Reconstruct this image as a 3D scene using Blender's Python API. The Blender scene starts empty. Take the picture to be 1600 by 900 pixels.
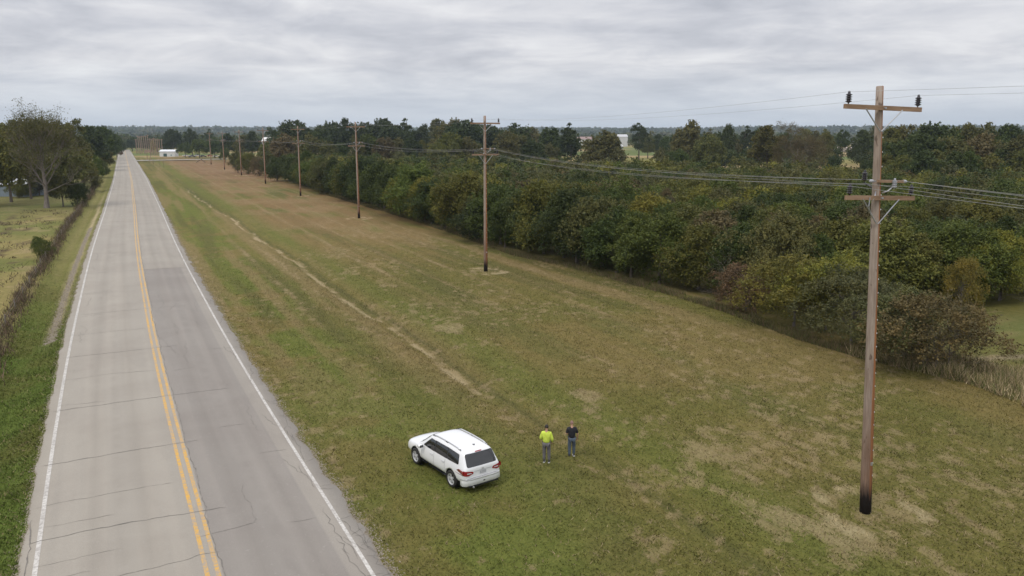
import bpy, bmesh, math, random
import numpy as np
from mathutils import Vector, Matrix
from mathutils.bvhtree import BVHTree
R_ = math.radians
SC = bpy.context.scene
COL = SC.collection
PI = math.pi

# ------------------------------------------------------------------ camera, sky, sun, exposure
F, HC, YH = 1250.0, 14.6, 214.0            # focal length in px of a 1600 px frame, eye height, horizon row
TH = math.atan((450 - YH) / F)
cam_d = bpy.data.cameras.new('camera')
cam = bpy.data.objects.new('camera', cam_d); COL.objects.link(cam)
cam.location = (0, 0, HC); cam.rotation_euler = (PI / 2 - TH, 0, 0)
cam_d.sensor_width = 36; cam_d.lens = F / 1600 * 36
cam_d.clip_start = 0.1; cam_d.clip_end = 30000
SC.camera = cam

world = bpy.data.worlds.new('World'); SC.world = world; world.use_nodes = True
SUN_EL, SUN_AZ = 56, 215          # degrees; azimuth measured from +Y towards +X : from behind and left
wt = world.node_tree; wt.nodes.clear()
def wn(t, **k):
    n = wt.nodes.new(t)
    for a, b in k.items(): setattr(n, a, b)
    return n
sky = wn('ShaderNodeTexSky', sky_type='NISHITA', sun_disc=False)
sky.sun_elevation = R_(SUN_EL); sky.sun_rotation = R_(SUN_AZ)
b1 = wn('ShaderNodeBackground'); b1.inputs[1].default_value = 0.08
wt.links.new(sky.outputs[0], b1.inputs[0])
tc = wn('ShaderNodeTexCoord'); sep = wn('ShaderNodeSeparateXYZ'); wt.links.new(tc.outputs['Generated'], sep.inputs[0])
def wm(op, a, b=None, c=None):
    n = wn('ShaderNodeMath', operation=op)
    for i, v in enumerate((a, b, c)):
        if v is None: continue
        if isinstance(v, (int, float)): n.inputs[i].default_value = v
        else: wt.links.new(v, n.inputs[i])
    return n.outputs[0]
zc = wm('ADD', wm('MAXIMUM', sep.outputs[2], 0.0), 0.13)
cb = wn('ShaderNodeCombineXYZ')
wt.links.new(wm('DIVIDE', sep.outputs[0], zc), cb.inputs[0]); wt.links.new(wm('DIVIDE', sep.outputs[1], zc), cb.inputs[1])
n1 = wn('ShaderNodeTexNoise'); n1.inputs['Scale'].default_value = 0.62; n1.inputs['Detail'].default_value = 8; n1.inputs['Roughness'].default_value = 0.55; n1.inputs['Distortion'].default_value = 0.7
n2 = wn('ShaderNodeTexNoise'); n2.inputs['Scale'].default_value = 1.9; n2.inputs['Detail'].default_value = 9; n2.inputs['Roughness'].default_value = 0.62; n2.inputs['Distortion'].default_value = 0.5
wt.links.new(cb.outputs[0], n1.inputs[0]); wt.links.new(cb.outputs[0], n2.inputs[0])
mix = wm('ADD', wm('MULTIPLY', n1.outputs[0], 0.62), wm('MULTIPLY', n2.outputs[0], 0.38))
rp = wn('ShaderNodeValToRGB'); e = rp.color_ramp.elements
e[0].position = 0.35; e[0].color = (0.49, 0.505, 0.56, 1)
e[1].position = 0.63; e[1].color = (0.90, 0.90, 0.915, 1)
m_ = rp.color_ramp.elements.new(0.46); m_.color = (0.64, 0.65, 0.70, 1)
m_ = rp.color_ramp.elements.new(0.55); m_.color = (0.79, 0.79, 0.82, 1)
wt.links.new(mix, rp.inputs[0])
# towards the horizon the deck melts into a pale blue-grey band
mr = wn('ShaderNodeMapRange'); mr.inputs[1].default_value = 0.0; mr.inputs[2].default_value = 0.085
wt.links.new(sep.outputs[2], mr.inputs[0])
mh = wn('ShaderNodeMix', data_type='RGBA'); wt.links.new(mr.outputs[0], mh.inputs[0])
mh.inputs[6].default_value = (0.60, 0.665, 0.76, 1); wt.links.new(rp.outputs[0], mh.inputs[7])
# an overcast sky is brightest overhead
gain = wm('ADD', 1.0, wm('MULTIPLY', wm('POWER', wm('MAXIMUM', wm('SUBTRACT', sep.outputs[2], 0.2), 0.0), 1.0), 1.5))
b2 = wn('ShaderNodeBackground'); wt.links.new(mh.outputs[2], b2.inputs[0]); wt.links.new(gain, b2.inputs[1])
ms = wn('ShaderNodeMixShader'); ms.inputs[0].default_value = 0.93
wt.links.new(b1.outputs[0], ms.inputs[1]); wt.links.new(b2.outputs[0], ms.inputs[2])
wo = wn('ShaderNodeOutputWorld'); wt.links.new(ms.outputs[0], wo.inputs[0])

sd = bpy.data.lights.new('sun', 'SUN'); sd.energy = 1.25; sd.angle = R_(16); sd.color = (1.0, 0.93, 0.82)
sun = bpy.data.objects.new('sun', sd); COL.objects.link(sun)
sv = Vector((math.sin(R_(SUN_AZ)) * math.cos(R_(SUN_EL)), math.cos(R_(SUN_AZ)) * math.cos(R_(SUN_EL)), math.sin(R_(SUN_EL))))
sun.rotation_euler = sv.to_track_quat('Z', 'Y').to_euler()
vs = SC.view_settings
vs.view_transform = 'Standard'; vs.look = 'None'; vs.gamma = 1; vs.exposure = 0.0
cy = SC.cycles
cy.use_denoising = True
cy.max_bounces = 5; cy.diffuse_bounces = 2; cy.glossy_bounces = 2; cy.transmission_bounces = 3; cy.volume_bounces = 0
cy.transparent_max_bounces = 4; cy.sample_clamp_indirect = 6

# ------------------------------------------------------------------ where things stand
cT, sT = math.cos(TH), math.sin(TH)
def ray(x, y):
    a, b = (x - 800) / F, (450 - y) / F
    return np.array([a, cT + b * sT, -sT + b * cT])
def G(x, y, z=0.0):
    r = ray(x, y); t = (z - HC) / r[2]; return np.array([r[0] * t, r[1] * t])
def zat(y, P):                                   # height of row y above a place
    r = ray(800, y); return HC + r[2] * P[1] / r[1]
D0 = np.array([-0.437839, 0.8990534]); N0 = np.array([D0[1], -D0[0]])
yel = [(330, 890), (300, 785), (270, 680), (237, 530), (218, 420), (213, 380), (210, 330), (207, 300), (205, 280), (201, 262), (197, 245), (195.5, 237)]
_u = np.array([G(*p) @ N0 for p in yel]); _v = np.array([G(*p) @ D0 for p in yel])
_vs = np.arange(-400, 7000, 5.0)
_c = np.interp(_vs, np.concatenate([[-400, 0], _v, [3000, 7000]]), np.concatenate([[2.6, 2.0], _u, [16, 30]]))
_k = np.exp(-np.linspace(-2, 2, 13) ** 2); _k /= _k.sum()
_c = np.convolve(np.pad(_c, 6, mode='edge'), _k, 'valid')
def cof(v): return np.interp(v, _vs, _c)
def P(u, v):                                     # road coordinates: u metres right of the centre line, v metres along
    w = u + cof(v)
    return np.stack([w * N0[0] + v * D0[0], w * N0[1] + v * D0[1]], -1)
def UV(X, Y):
    v = X * D0[0] + Y * D0[1]; return X * N0[0] + Y * N0[1] - cof(v), v
def sm(x, a, b):
    t = np.clip((np.asarray(x, float) - a) / (b - a), 0, 1); return t * t * (3 - 2 * t)
def bump(x, c, w): return np.exp(-((np.asarray(x, float) - c) / w) ** 2)
_rs = np.random.RandomState(7); _T = _rs.rand(256, 256)
def vnoise(x, y):
    xi = np.floor(x).astype(int); yi = np.floor(y).astype(int); fx = x - xi; fy = y - yi
    fx = fx * fx * (3 - 2 * fx); fy = fy * fy * (3 - 2 * fy)
    a = _T[xi % 256, yi % 256]; b = _T[(xi + 1) % 256, yi % 256]; c = _T[xi % 256, (yi + 1) % 256]; d = _T[(xi + 1) % 256, (yi + 1) % 256]
    return (a * (1 - fx) + b * fx) * (1 - fy) + (c * (1 - fx) + d * fx) * fy
def fbm(x, y, s, o=4, seed=0):
    x = np.asarray(x, float) / s + seed * 17.3; y = np.asarray(y, float) / s + seed * 9.1
    r = 0; a = 1; t = 0
    for i in range(o):
        r = r + a * vnoise(x, y); t += a; a *= 0.55; x = x * 2.03 + 31.7; y = y * 2.03 + 11.3
    return r / t
def swale_u(v): return 17.4 + (fbm(v, v * 0, 14, 3, 3) - .5) * 1.6 - 3.2 * sm(v, 60, 260)
def hgt(X, Y):
    X = np.asarray(X, float); Y = np.asarray(Y, float)
    u, v = UV(X, Y); r = np.hypot(X, Y)
    z = (fbm(X, Y, 22, 3, 1) - .5) * 0.35 * sm(np.abs(u), 8, 20)
    z = z + (fbm(X, Y, 1.1, 2, 2) - .5) * 0.08 * sm(np.abs(u), 6, 8) * (1 - sm(r, 120, 200))
    z = z - 0.45 * bump(u, -7.9, 1.1) * (1 - sm(v, 250, 330))
    z = z - 0.32 * bump(u, swale_u(v), 0.9) * (1 - sm(v, 230, 300))
    z = z - 0.12 * sm(np.abs(u), 5.2, 7.0)
    z = z + 46 * sm(r, 2300, 4300) * (0.75 + 0.45 * fbm(X, Y, 900, 3, 5)) + 3.5 * sm(r, 700, 1500) * (fbm(X, Y, 420, 2, 6) - .5)
    return z
def gz(p): return float(hgt(p[0], p[1]))
G0 = G
def G(x, y):                                     # a pixel's place on the real terrain
    z = 0.0
    for _ in range(4): z = gz(G0(x, y, z))
    return G0(x, y, z)

# ------------------------------------------------------------------ helpers
def tag(o, label=None, cat=None, group=None, kind=None):
    if label: o['label'] = label
    if cat: o['category'] = cat
    if group: o['group'] = group
    if kind: o['kind'] = kind
    return o
def empty(name, loc=(0, 0, 0), rz=0.0, label=None, cat=None, group=None, sc=1.0):
    o = bpy.data.objects.new(name, None); COL.objects.link(o); o.location = loc; o.rotation_euler = (0, 0, rz)
    o.scale = (sc, sc, sc); o.empty_display_size = 0.2
    return tag(o, label, cat, group)
def link(name, me, mat=None, parent=None, smooth=False):
    if mat is not None and len(me.materials) == 0: me.materials.append(mat)
    o = bpy.data.objects.new(name, me); COL.objects.link(o)
    if parent is not None: o.parent = parent
    if smooth: me.polygons.foreach_set('use_smooth', [True] * len(me.polygons))
    return o
def arr_mesh(name, V, Fa, smooth=False):
    """V (n,3), Fa (m,k) all faces of one size"""
    V = np.ascontiguousarray(V, dtype=np.float32); Fa = np.ascontiguousarray(Fa, dtype=np.int32)
    me = bpy.data.meshes.new(name); m, k = Fa.shape
    me.vertices.add(len(V)); me.vertices.foreach_set('co', V.ravel())
    me.loops.add(m * k); me.loops.foreach_set('vertex_index', Fa.ravel())
    me.polygons.add(m); me.polygons.foreach_set('loop_start', np.arange(0, m * k, k, dtype=np.int32))
    me.polygons.foreach_set('loop_total', np.full(m, k, dtype=np.int32))
    if smooth: me.polygons.foreach_set('use_smooth', np.ones(m, dtype=bool))
    me.update(calc_edges=True); return me
def set_col(me, C, name='tint'):
    a = me.color_attributes.new(name, 'FLOAT_COLOR', 'POINT')
    C = np.concatenate([C, np.ones((len(C), 1))], 1).astype(np.float32); a.data.foreach_set('color', C.ravel())
class MB:
    def __init__(s): s.v = []; s.f = []
    def add(s, vs, fs):
        n = len(s.v); s.v += [tuple(p) for p in vs]; s.f += [tuple(i + n for i in f) for f in fs]; return s
    def box(s, c, d, M=None):
        x, y, z = [k / 2 for k in d]; vs = [Vector((sx * x, sy * y, sz * z)) for sx in (-1, 1) for sy in (-1, 1) for sz in (-1, 1)]
        if M is not None: vs = [M @ p for p in vs]
        vs = [p + Vector(c) for p in vs]
        return s.add(vs, [(0, 1, 3, 2), (4, 6, 7, 5), (0, 4, 5, 1), (2, 3, 7, 6), (0, 2, 6, 4), (1, 5, 7, 3)])
    def tube(s, pts, rad, n=8, cap=True):
        pts = [Vector(p) for p in pts]
        if not hasattr(rad, '__len__'): rad = [rad] * len(pts)
        vs = []; fs = []; up = None
        for i, p in enumerate(pts):
            d = (pts[min(i + 1, len(pts) - 1)] - pts[max(i - 1, 0)])
            if d.length < 1e-9: d = Vector((0, 0, 1))
            d.normalize()
            if up is None: up = d.orthogonal().normalized()
            a = (up - d * up.dot(d))
            a = a.normalized() if a.length > 1e-6 else d.orthogonal().normalized(); up = a
            b = d.cross(a)
            for k in range(n):
                t = 2 * PI * k / n; vs.append(p + (a * math.cos(t) + b * math.sin(t)) * rad[i])
        for i in range(len(pts) - 1):
            for k in range(n): fs.append((i * n + k, i * n + (k + 1) % n, (i + 1) * n + (k + 1) % n, (i + 1) * n + k))
        if cap:
            fs.append(tuple(range(n - 1, -1, -1))); m = (len(pts) - 1) * n; fs.append(tuple(range(m, m + n)))
        return s.add(vs, fs)
    def lathe(s, prof, c=(0, 0, 0), n=16, M=None, cap=True):
        return_v = []; fs = []
        for r, z in prof:
            for k in range(n):
                p = Vector((r * math.cos(2 * PI * k / n), r * math.sin(2 * PI * k / n), z))
                if M is not None: p = M @ p
                return_v.append(p + Vector(c))
        for i in range(len(prof) - 1):
            for k in range(n): fs.append((i * n + k, i * n + (k + 1) % n, (i + 1) * n + (k + 1) % n, (i + 1) * n + k))
        if cap: fs.append(tuple(range(n - 1, -1, -1))); m = (len(prof) - 1) * n; fs.append(tuple(range(m, m + n)))
        return s.add(return_v, fs)
    def mesh(s, name='mesh'):
        me = bpy.data.meshes.new(name); me.from_pydata(s.v, [], s.f); me.update(); return me
    def build(s, name, mat, parent=None, smooth=False): return link(name, s.mesh(name), mat, parent, smooth)
def copy_tree(o, parent=None):
    c = o.copy(); COL.objects.link(c); c.parent = parent
    for ch in o.children: copy_tree(ch, c)
    return c

# ------------------------------------------------------------------ materials
def mat(name, col=(.5, .5, .5), rough=.7, metal=0.0, coat=0.0, spec=.4):
    m = bpy.data.materials.new(name); m.use_nodes = True; b = m.node_tree.nodes['Principled BSDF']
    b.inputs['Base Color'].default_value = (*col, 1); b.inputs['Roughness'].default_value = rough; b.inputs['Metallic'].default_value = metal
    b.inputs['Coat Weight'].default_value = coat; b.inputs['Specular IOR Level'].default_value = spec
    return m
class NT:
    def __init__(s, m): s.m = m; s.t = m.node_tree; s.b = s.t.nodes['Principled BSDF']
    def n(s, t, ins={}, **k):
        n = s.t.nodes.new(t)
        for a, b in k.items(): setattr(n, a, b)
        for a, b in ins.items(): s.put(n.inputs[a], b)
        return n
    def put(s, i, v):
        if isinstance(v, bpy.types.NodeSocket): s.t.links.new(v, i)
        else: i.default_value = v
    def math(s, op, *a):
        n = s.n('ShaderNodeMath', operation=op)
        for i, v in enumerate(a): s.put(n.inputs[i], v)
        return n.outputs[0]
    def noise(s, vec, scale, detail=4, rough=.55, dist=0): return s.n('ShaderNodeTexNoise', {'Vector': vec, 'Scale': scale, 'Detail': detail, 'Roughness': rough, 'Distortion': dist}).outputs[0]
    def mr(s, v, a, b, c=0., d=1.): return s.n('ShaderNodeMapRange', {0: v, 1: a, 2: b, 3: c, 4: d}).outputs[0]
    def mix(s, f, a, b, blend='MIX'):
        n = s.n('ShaderNodeMix', data_type='RGBA', blend_type=blend); s.put(n.inputs[0], f); s.put(n.inputs[6], a); s.put(n.inputs[7], b); return n.outputs[2]
    def scale(s, vec, sc): return s.n('ShaderNodeMapping', {'Vector': vec, 'Scale': sc}).outputs[0]
    def bump(s, h, st, dist): s.put(s.b.inputs['Normal'], s.n('ShaderNodeBump', {'Height': h, 'Strength': st, 'Distance': dist}).outputs[0])
    def color(s, v): s.put(s.b.inputs['Base Color'], v)

def noisy(name, c1, c2, scale=4, rough=.8, stretch=(1, 1, 1), detail=5, bump=0, metal=0, coat=0):
    m = mat(name, c1, rough, metal, coat); N = NT(m)
    v = N.scale(N.n('ShaderNodeTexCoord').outputs['Object'], stretch)
    f = N.noise(v, scale, detail, .6); N.color(N.mix(N.mr(f, .32, .68), (*c1, 1), (*c2, 1)))
    if bump: N.bump(f, .5, bump)
    return m

# ground
gm = mat('mown_grass', rough=.95, spec=.1); N = NT(gm)
geo = N.n('ShaderNodeNewGeometry').outputs['Position']
uvn = N.n('ShaderNodeUVMap', uv_map='road_coords').outputs[0]
base = N.n('ShaderNodeVertexColor', layer_name='tint').outputs[0]
fine = N.noise(geo, 9, 6, .7, .4); mid = N.noise(geo, 1.3, 5, .65, .8)
streak = N.noise(N.scale(uvn, (3.2, .35, 1)), 1, 5, .65)
c = N.mix(N.mr(fine, .38, .68, 0, .75), base, N.mix(1, base, (1.55, 1.42, 1.35, 1), 'MULTIPLY'))
c = N.mix(N.mr(fine, .36, .46, .6, 0), c, N.mix(1, base, (.5, .56, .5, 1), 'MULTIPLY'))
c = N.mix(N.mr(mid, .35, .6, .38, 0), c, N.mix(1, base, (.6, .72, .5, 1), 'MULTIPLY'))
dsep = N.n('ShaderNodeSeparateColor', {0: N.n('ShaderNodeVertexColor', layer_name='dry').outputs[0]}); dryv = dsep.outputs[0]
wisp = N.noise(N.scale(uvn, (2.6, .95, 1)), 1, 9, .78, 1.6); wfine = N.noise(geo, 4.2, 7, .8, 1.4)
ws = N.math('ADD', N.math('MULTIPLY', wisp, .55), N.math('MULTIPLY', wfine, .45))
tanf = N.mr(N.math('ADD', ws, N.math('MULTIPLY', dryv, .36)), .60, .69, 0, .9)
straw = N.mix(N.mr(N.noise(geo, 1.7, 4), .35, .65), (.245, .192, .105, 1), (.205, .150, .082, 1))
straw = N.mix(dsep.outputs[1], straw, (.37, .30, .19, 1))
c = N.mix(tanf, c, N.mix(.25, straw, N.mix(1, base, (2, 1.9, 2, 1), 'MULTIPLY')))
c = N.mix(N.mr(N.noise(geo, 3.1, 6, .75, 1.0), .42, .34, 0, .55), c, N.mix(1, base, (.50, .60, .42, 1), 'MULTIPLY'))
c = N.mix(N.mr(streak, .55, .75, 0, .45), c, N.mix(1, base, (1.4, 1.3, 1.25, 1), 'MULTIPLY'))
c = N.mix(N.mr(streak, .47, .33, 0, .5), c, N.mix(1, base, (.62, .68, .5, 1), 'MULTIPLY'))
N.color(c); N.bump(N.math('ADD', fine, N.math('MULTIPLY', mid, 1.2)), .7, .12)

# road
rm = mat('old_asphalt', rough=.85, spec=.25); N = NT(rm)
geo = N.n('ShaderNodeNewGeometry').outputs['Position']; uvn = N.n('ShaderNodeUVMap', uv_map='road_coords').outputs[0]
s3 = N.n('ShaderNodeSeparateXYZ', {0: uvn}); ru, rv = s3.outputs[0], s3.outputs[1]
cL = (.336, .308, .264, 1); cR = (.324, .297, .256, 1); cD = (.245, .224, .203, 1)
right = N.mr(N.math('ADD', ru, N.math('MULTIPLY', N.math('SUBTRACT', N.noise(geo, 1.5, 3), .5), .12)), .35, .42)
near = N.mr(N.math('ADD', rv, N.math('MULTIPLY', N.noise(geo, .8, 2), .6)), 97.0, 97.6, 1., 0.)
inlane = N.mr(ru, 4.15, 4.25, 1., .35)
c = N.mix(right, cL, cR)
c = N.mix(N.math('MULTIPLY', N.math('MULTIPLY', right, near), N.math('MULTIPLY', inlane, .75)), c, cD)
blot = N.noise(geo, .16, 5, .6, .5)
c = N.mix(N.mr(blot, .4, .65, 0, .5), c, N.mix(1, c, (.82, .80, .80, 1), 'MULTIPLY'))
tyre = N.math('ADD', N.mr(N.math('ABSOLUTE', N.math('SUBTRACT', N.math('ABSOLUTE', N.math('SUBTRACT', N.math('ABSOLUTE', ru), 2.6)), .9)), 0.0, .55, .45, 0.), 0)
c = N.mix(tyre, c, N.mix(1, c, (.84, .83, .82, 1), 'MULTIPLY'))
oil = N.mr(N.math('ABSOLUTE', N.math('SUBTRACT', N.math('ABSOLUTE', ru), 2.6)), 0.0, .35, .3, 0.)
c = N.mix(N.math('MULTIPLY', oil, N.mr(N.noise(geo, .9, 4), .4, .6)), c, N.mix(1, c, (.80, .79, .78, 1), 'MULTIPLY'))
tracks = N.noise(N.scale(uvn, (1.1, .02, 1)), 1, 3, .5)
c = N.mix(N.mr(tracks, .45, .62, 0, .5), c, N.mix(1, c, (1.14, 1.13, 1.12, 1), 'MULTIPLY'))
c = N.mix(N.mr(N.noise(N.scale(uvn, (.5, .12, 1)), 1, 5, .7), .55, .75, 0, .5), c, N.mix(1, c, (.80, .79, .80, 1), 'MULTIPLY'))
grit = N.noise(geo, 26, 3, .7)
c = N.mix(N.mr(grit, .35, .65, 0, .5), c, N.mix(1, c, (.76, .76, .76, 1), 'MULTIPLY'))
c = N.mix(N.mr(N.noise(geo, 8, 2, .5), .66, .72, 0, .35), c, (.34, .32, .29, 1))
N.color(c); N.bump(grit, .4, .01)
gravel_m = noisy('gravel', (.15, .125, .09), (.31, .27, .21), 5, .95, bump=.03)
crack_m = noisy('tar_crack', (.125, .115, .10), (.235, .215, .19), 3, .9)
def paint(name, col):
    m = mat(name, col, .7); N = NT(m); g = N.n('ShaderNodeNewGeometry').outputs['Position']
    f = N.math('MULTIPLY', N.mr(N.noise(g, 7, 6, .75), .44, .62), .8)
    g2 = N.mr(N.noise(g, .5, 3), .35, .65, 0, .35)
    f = N.math('ADD', f, g2)
    N.color(N.mix(N.math('MINIMUM', f, .85), (*col, 1), (.30, .275, .25, 1))); return m
yellow_m = paint('yellow_paint', (.60, .34, .055)); white_m = paint('white_paint', (.58, .56, .52))

def leaf_mat(name, base=None, var=.35, trans=.25):
    m = bpy.data.materials.new(name); m.use_nodes = True; t = m.node_tree; N = NT(m)
    oi = N.n('ShaderNodeObjectInfo'); geo = N.n('ShaderNodeNewGeometry').outputs['Position']
    c = oi.outputs['Color'] if base is None else (*base, 1)
    if base is None: pass
    f1 = N.noise(geo, 1.1, 3, .6); f2 = N.noise(geo, 9, 2, .6)
    cc = N.mix(N.mr(f1, .35, .65), N.mix(1, c, (.62, .70, .66, 1), 'MULTIPLY'), N.mix(1, c, (1.35, 1.22, .95, 1), 'MULTIPLY'))
    cc = N.mix(N.mr(f2, .52, .68, 0, .35), cc, N.mix(1, c, (1.8, 1.7, 1.35, 1), 'MULTIPLY'))
    cc = N.mix(N.mr(f2, .45, .32, 0, .3), cc, N.mix(1, c, (.55, .6, .6, 1), 'MULTIPLY'))
    N.color(cc); N.b.inputs['Roughness'].default_value = .65; N.b.inputs['Specular IOR Level'].default_value = .25
    tr = N.n('ShaderNodeBsdfTranslucent', {'Color': cc}); mx = N.n('ShaderNodeMixShader', {0: trans})
    t.links.new(N.b.outputs[0], mx.inputs[1]); t.links.new(tr.outputs[0], mx.inputs[2])
    t.links.new(mx.outputs[0], t.nodes['Material Output'].inputs[0]); return m
leaf_m = leaf_mat('leaves')
bark_m = noisy('bark', (.07, .055, .042), (.16, .135, .11), 6, .9, (1, 1, .2), bump=.02)
pale_bark_m = noisy('pale_bark', (.12, .10, .085), (.22, .19, .165), 5, .9, (1, 1, .25), bump=.02)
twig_m = noisy('dry_twigs', (.10, .075, .055), (.22, .17, .13), 3, .9)

# ------------------------------------------------------------------ terrain
def tint(X, Y):
    """the grass's own colour, place by place (linear albedo)"""
    X = np.asarray(X, float); Y = np.asarray(Y, float)
    u, v = UV(X, Y); r = np.hypot(X, Y); n = X.size
    def L(a, b, f): return a * (1 - f[..., None]) + b * f[..., None]
    K = lambda *c: np.broadcast_to(np.array(c, float), X.shape + (3,))
    a = fbm(X, Y, 14, 4, 11); b = fbm(u, v / 5, 2.6, 4, 12); d = fbm(X, Y, 4, 4, 13); g = fbm(u, v / 4, 5, 3, 14)
    c = L(K(.112, .108, .034), K(.146, .122, .048), sm(a, .38, .62))             # olive to straw
    c = L(c, K(.098, .102, .034), sm(g, .52, .68) * .6)                          # greener bands
    c = L(c, K(.100, .122, .030), bump(u, 9.5, 4.0) * .9 * sm(d, .32, .52) * (1 - sm(v, 200, 420)))
    mb = fbm(u + (b - .5) * 1.2, v / 30, 2.1, 3, 16)
    c = L(c, K(.182, .142, .074), sm(mb, .54, .64) * .65 * sm(v, 30, 60)); c = L(c, K(.088, .088, .032), sm(mb, .44, .34) * .7 * sm(v, 30, 60))
    c = L(c, K(.105, .118, .032), bump(u, swale_u(v) + 3.0, 1.8) * .85)
    c = L(c, K(.165, .112, .058), sm(v, 55, 170) * sm(u, 16, 25) * (1 - sm(u, 44, 48)) * sm(b + a * .5, .55, .85) * .9)
    c = L(c, K(.165, .100, .065), sm(v, 230, 330) * sm(u, 20, 30) * (1 - sm(v, 480, 620)) * .7)
    for (c0, w0, am) in ((24, .35, .5), (28.2, .3, .35), (32, .35, .45), (36.5, .3, .35), (40, .35, .35), (12.5, .3, .35)):
        c = L(c, K(.20, .155, .09), bump(u + (b - .5) * 1.2, c0, w0) * am * sm(v, 45, 90))
    su = swale_u(v)
    c = L(c, K(.055, .060, .026), bump(u, su + .45, .28) * .6 * (1 - sm(v, 240, 280)))
    # left: ditch, verge, pasture
    lg = sm(-u, 5.3, 5.9)
    vg = L(K(.082, .116, .026), K(.13, .135, .045), sm(v, 60, 105)); vg = L(vg, K(.095, .095, .03), sm(d, .45, .7) * .6)
    pa = L(K(.20, .175, .075), K(.125, .135, .045), sm(a, .42, .62)); pa = L(pa, K(.25, .205, .12), sm(d, .55, .7) * .6)
    pa = L(pa, K(.085, .062, .042), sm(fbm(u, v / 1.5, 2.2, 4, 31), .60, .68) * sm(-u, 11, 14) * (1 - sm(v, 170, 210)) * .8)
    pa = L(pa, K(.10, .11, .045), sm(v, 160, 190) * .6)
    le = L(vg, pa, sm(-u, 9.2, 10.2)); le = L(le, K(.34, .29, .20), np.clip(bump(u, -6.75 + (b - .5) * .8, .35) * sm(v, 62, 75) * (1 - sm(v, 150, 290)) * .95, 0, 1))
    le = L(le, K(.20, .18, .085), bump(u, -8.3, .6) * sm(v, 75, 130) * .6)
    c = L(c, le, lg)
    # beyond the wood
    far = L(K(.17, .165, .060), K(.27, .21, .12), sm(fbm(X, Y, 160, 2, 41), .42, .58)); far = L(far, K(.10, .13, .045), sm(fbm(X, Y, 120, 2, 42), .52, .6))
    c = L(c, far, sm(r, 300, 380) * sm(u, 55, 75))
    c = L(c, far, sm(v, 620, 700))
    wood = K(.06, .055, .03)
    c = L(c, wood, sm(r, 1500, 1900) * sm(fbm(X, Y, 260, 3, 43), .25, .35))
    # small green lawn past the near bushes
    p = G(1600, 515); c = L(c, L(K(.105, .118, .042), K(.155, .140, .065), sm(fbm(X, Y, 2.5, 4, 44), .45, .62)), bump((X - p[0] - 2) / 1.6, 0, 6) * bump(Y - p[1], 0, 5))
    c = L(c, K(.24, .20, .15), bump(Y - G(1580, 556)[1] - .2 * (X - 36), 0, .55) * sm(X, G(1530, 556)[0] - 3, G(1530, 556)[0]) * .8)
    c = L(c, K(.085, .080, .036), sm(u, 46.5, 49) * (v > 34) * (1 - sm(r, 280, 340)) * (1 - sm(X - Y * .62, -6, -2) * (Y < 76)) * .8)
    c = c * np.array([1.12, 1.08, 1.0])
    return c * (.92 + .16 * fbm(X, Y, .7, 2, 51)[..., None])
def dryness(X, Y):
    """how much of the turf is bare straw and soil, 0 to 1"""
    X = np.asarray(X, float); Y = np.asarray(Y, float); u, v = UV(X, Y)
    b = fbm(u, v / 5, 2.6, 4, 12); d = fbm(X, Y, 4, 4, 13); e_ = fbm(u * 1.2, v * .5, 2.4, 4, 22)
    m = .04 + .26 * sm(fbm(X, Y, 9, 3, 15), .42, .64) * (.4 + .6 * sm(u, 10, 20)) + .16 * sm(v, 70, 160) * sm(u, 14, 24)
    m = np.maximum(m, .46 * sm(fbm(X, Y, 3.2, 4, 21), .46, .62) * bump(np.hypot(X - 11, Y - 33), 0, 12))
    m = np.maximum(m, .44 * sm(e_, .50, .64) * (bump(u, 21.5, 3.5) + .35) * (1 - sm(v, 70, 110)) * (u > 8))
    su = swale_u(v)
    m = np.maximum(m, .92 * bump(u, su - .15 + (b - .5) * 1.3, .40) * sm(d + b * .5, .30, .56) * (1 - sm(v, 230, 290)) * (.25 + .75 * sm(v, 34, 46)) * (.62 + .4 * sm(fbm(u * 2, v / 2, 1.3, 3, 23), .42, .56)))
    m = np.maximum(m, .35 * bump(u, 6.2, .6) * (1 - sm(v, 200, 300)))
    for q in POLES:
        dd = np.hypot(X - q[0], Y - q[1]) + (d - .5) * 1.8
        m = np.maximum(m, np.clip(bump(dd, 1.9, .7) * .75 + bump(dd, .2, .8) * .5, 0, 1) * (.45 + .7 * sm(fbm(X, Y, .8, 3, 24), .40, .58)))
    for c0 in (24, 28.2, 32, 36.5, 40, 12.5, 15): m = np.maximum(m, .55 * bump(u + (b - .5) * 1.2, c0, .3) * sm(v, 30, 80) * sm(e_, .38, .6))
    m = m * sm(u, 5.2, 5.8) * (1 - sm(v, 500, 700)) * (1 - sm(u, 46, 48) * (v > 34))
    m = np.maximum(m, .28 * sm(-u, 11, 13) * sm(d, .45, .65)); return np.clip(m, 0, 1)
def wisps(X, Y):
    """thin combed strands of dead grass, longest along the mowing direction; 0 to 1"""
    u, v = UV(X, Y); w1 = fbm(X, Y, 1.6, 3, 91) - .5; w2 = fbm(X, Y, 1.3, 3, 92) - .5
    a = 1 - np.abs(2 * fbm(u + w1 * 1.1, (v + w2) / 3.6, .42, 2, 93) - 1); b = 1 - np.abs(2 * fbm(u + w2 * 1.6, v / 1.5 + w1, .75, 3, 94) - 1)
    return .5 * a + .5 * b
POLE_PX = [((1352, 800), 1379, 134), ((759, 424), 757, 181), ((561, 341), 555, 191), ((469.7, 306), 465, 197), ((415, 287), 410.6, 200), ((377.4, 274), 373, 203), ((351, 265), 348, 205.6), ((330, 257), 327, 206.4)]
POLES = [G(*p[0]) for p in POLE_PX]

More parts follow.
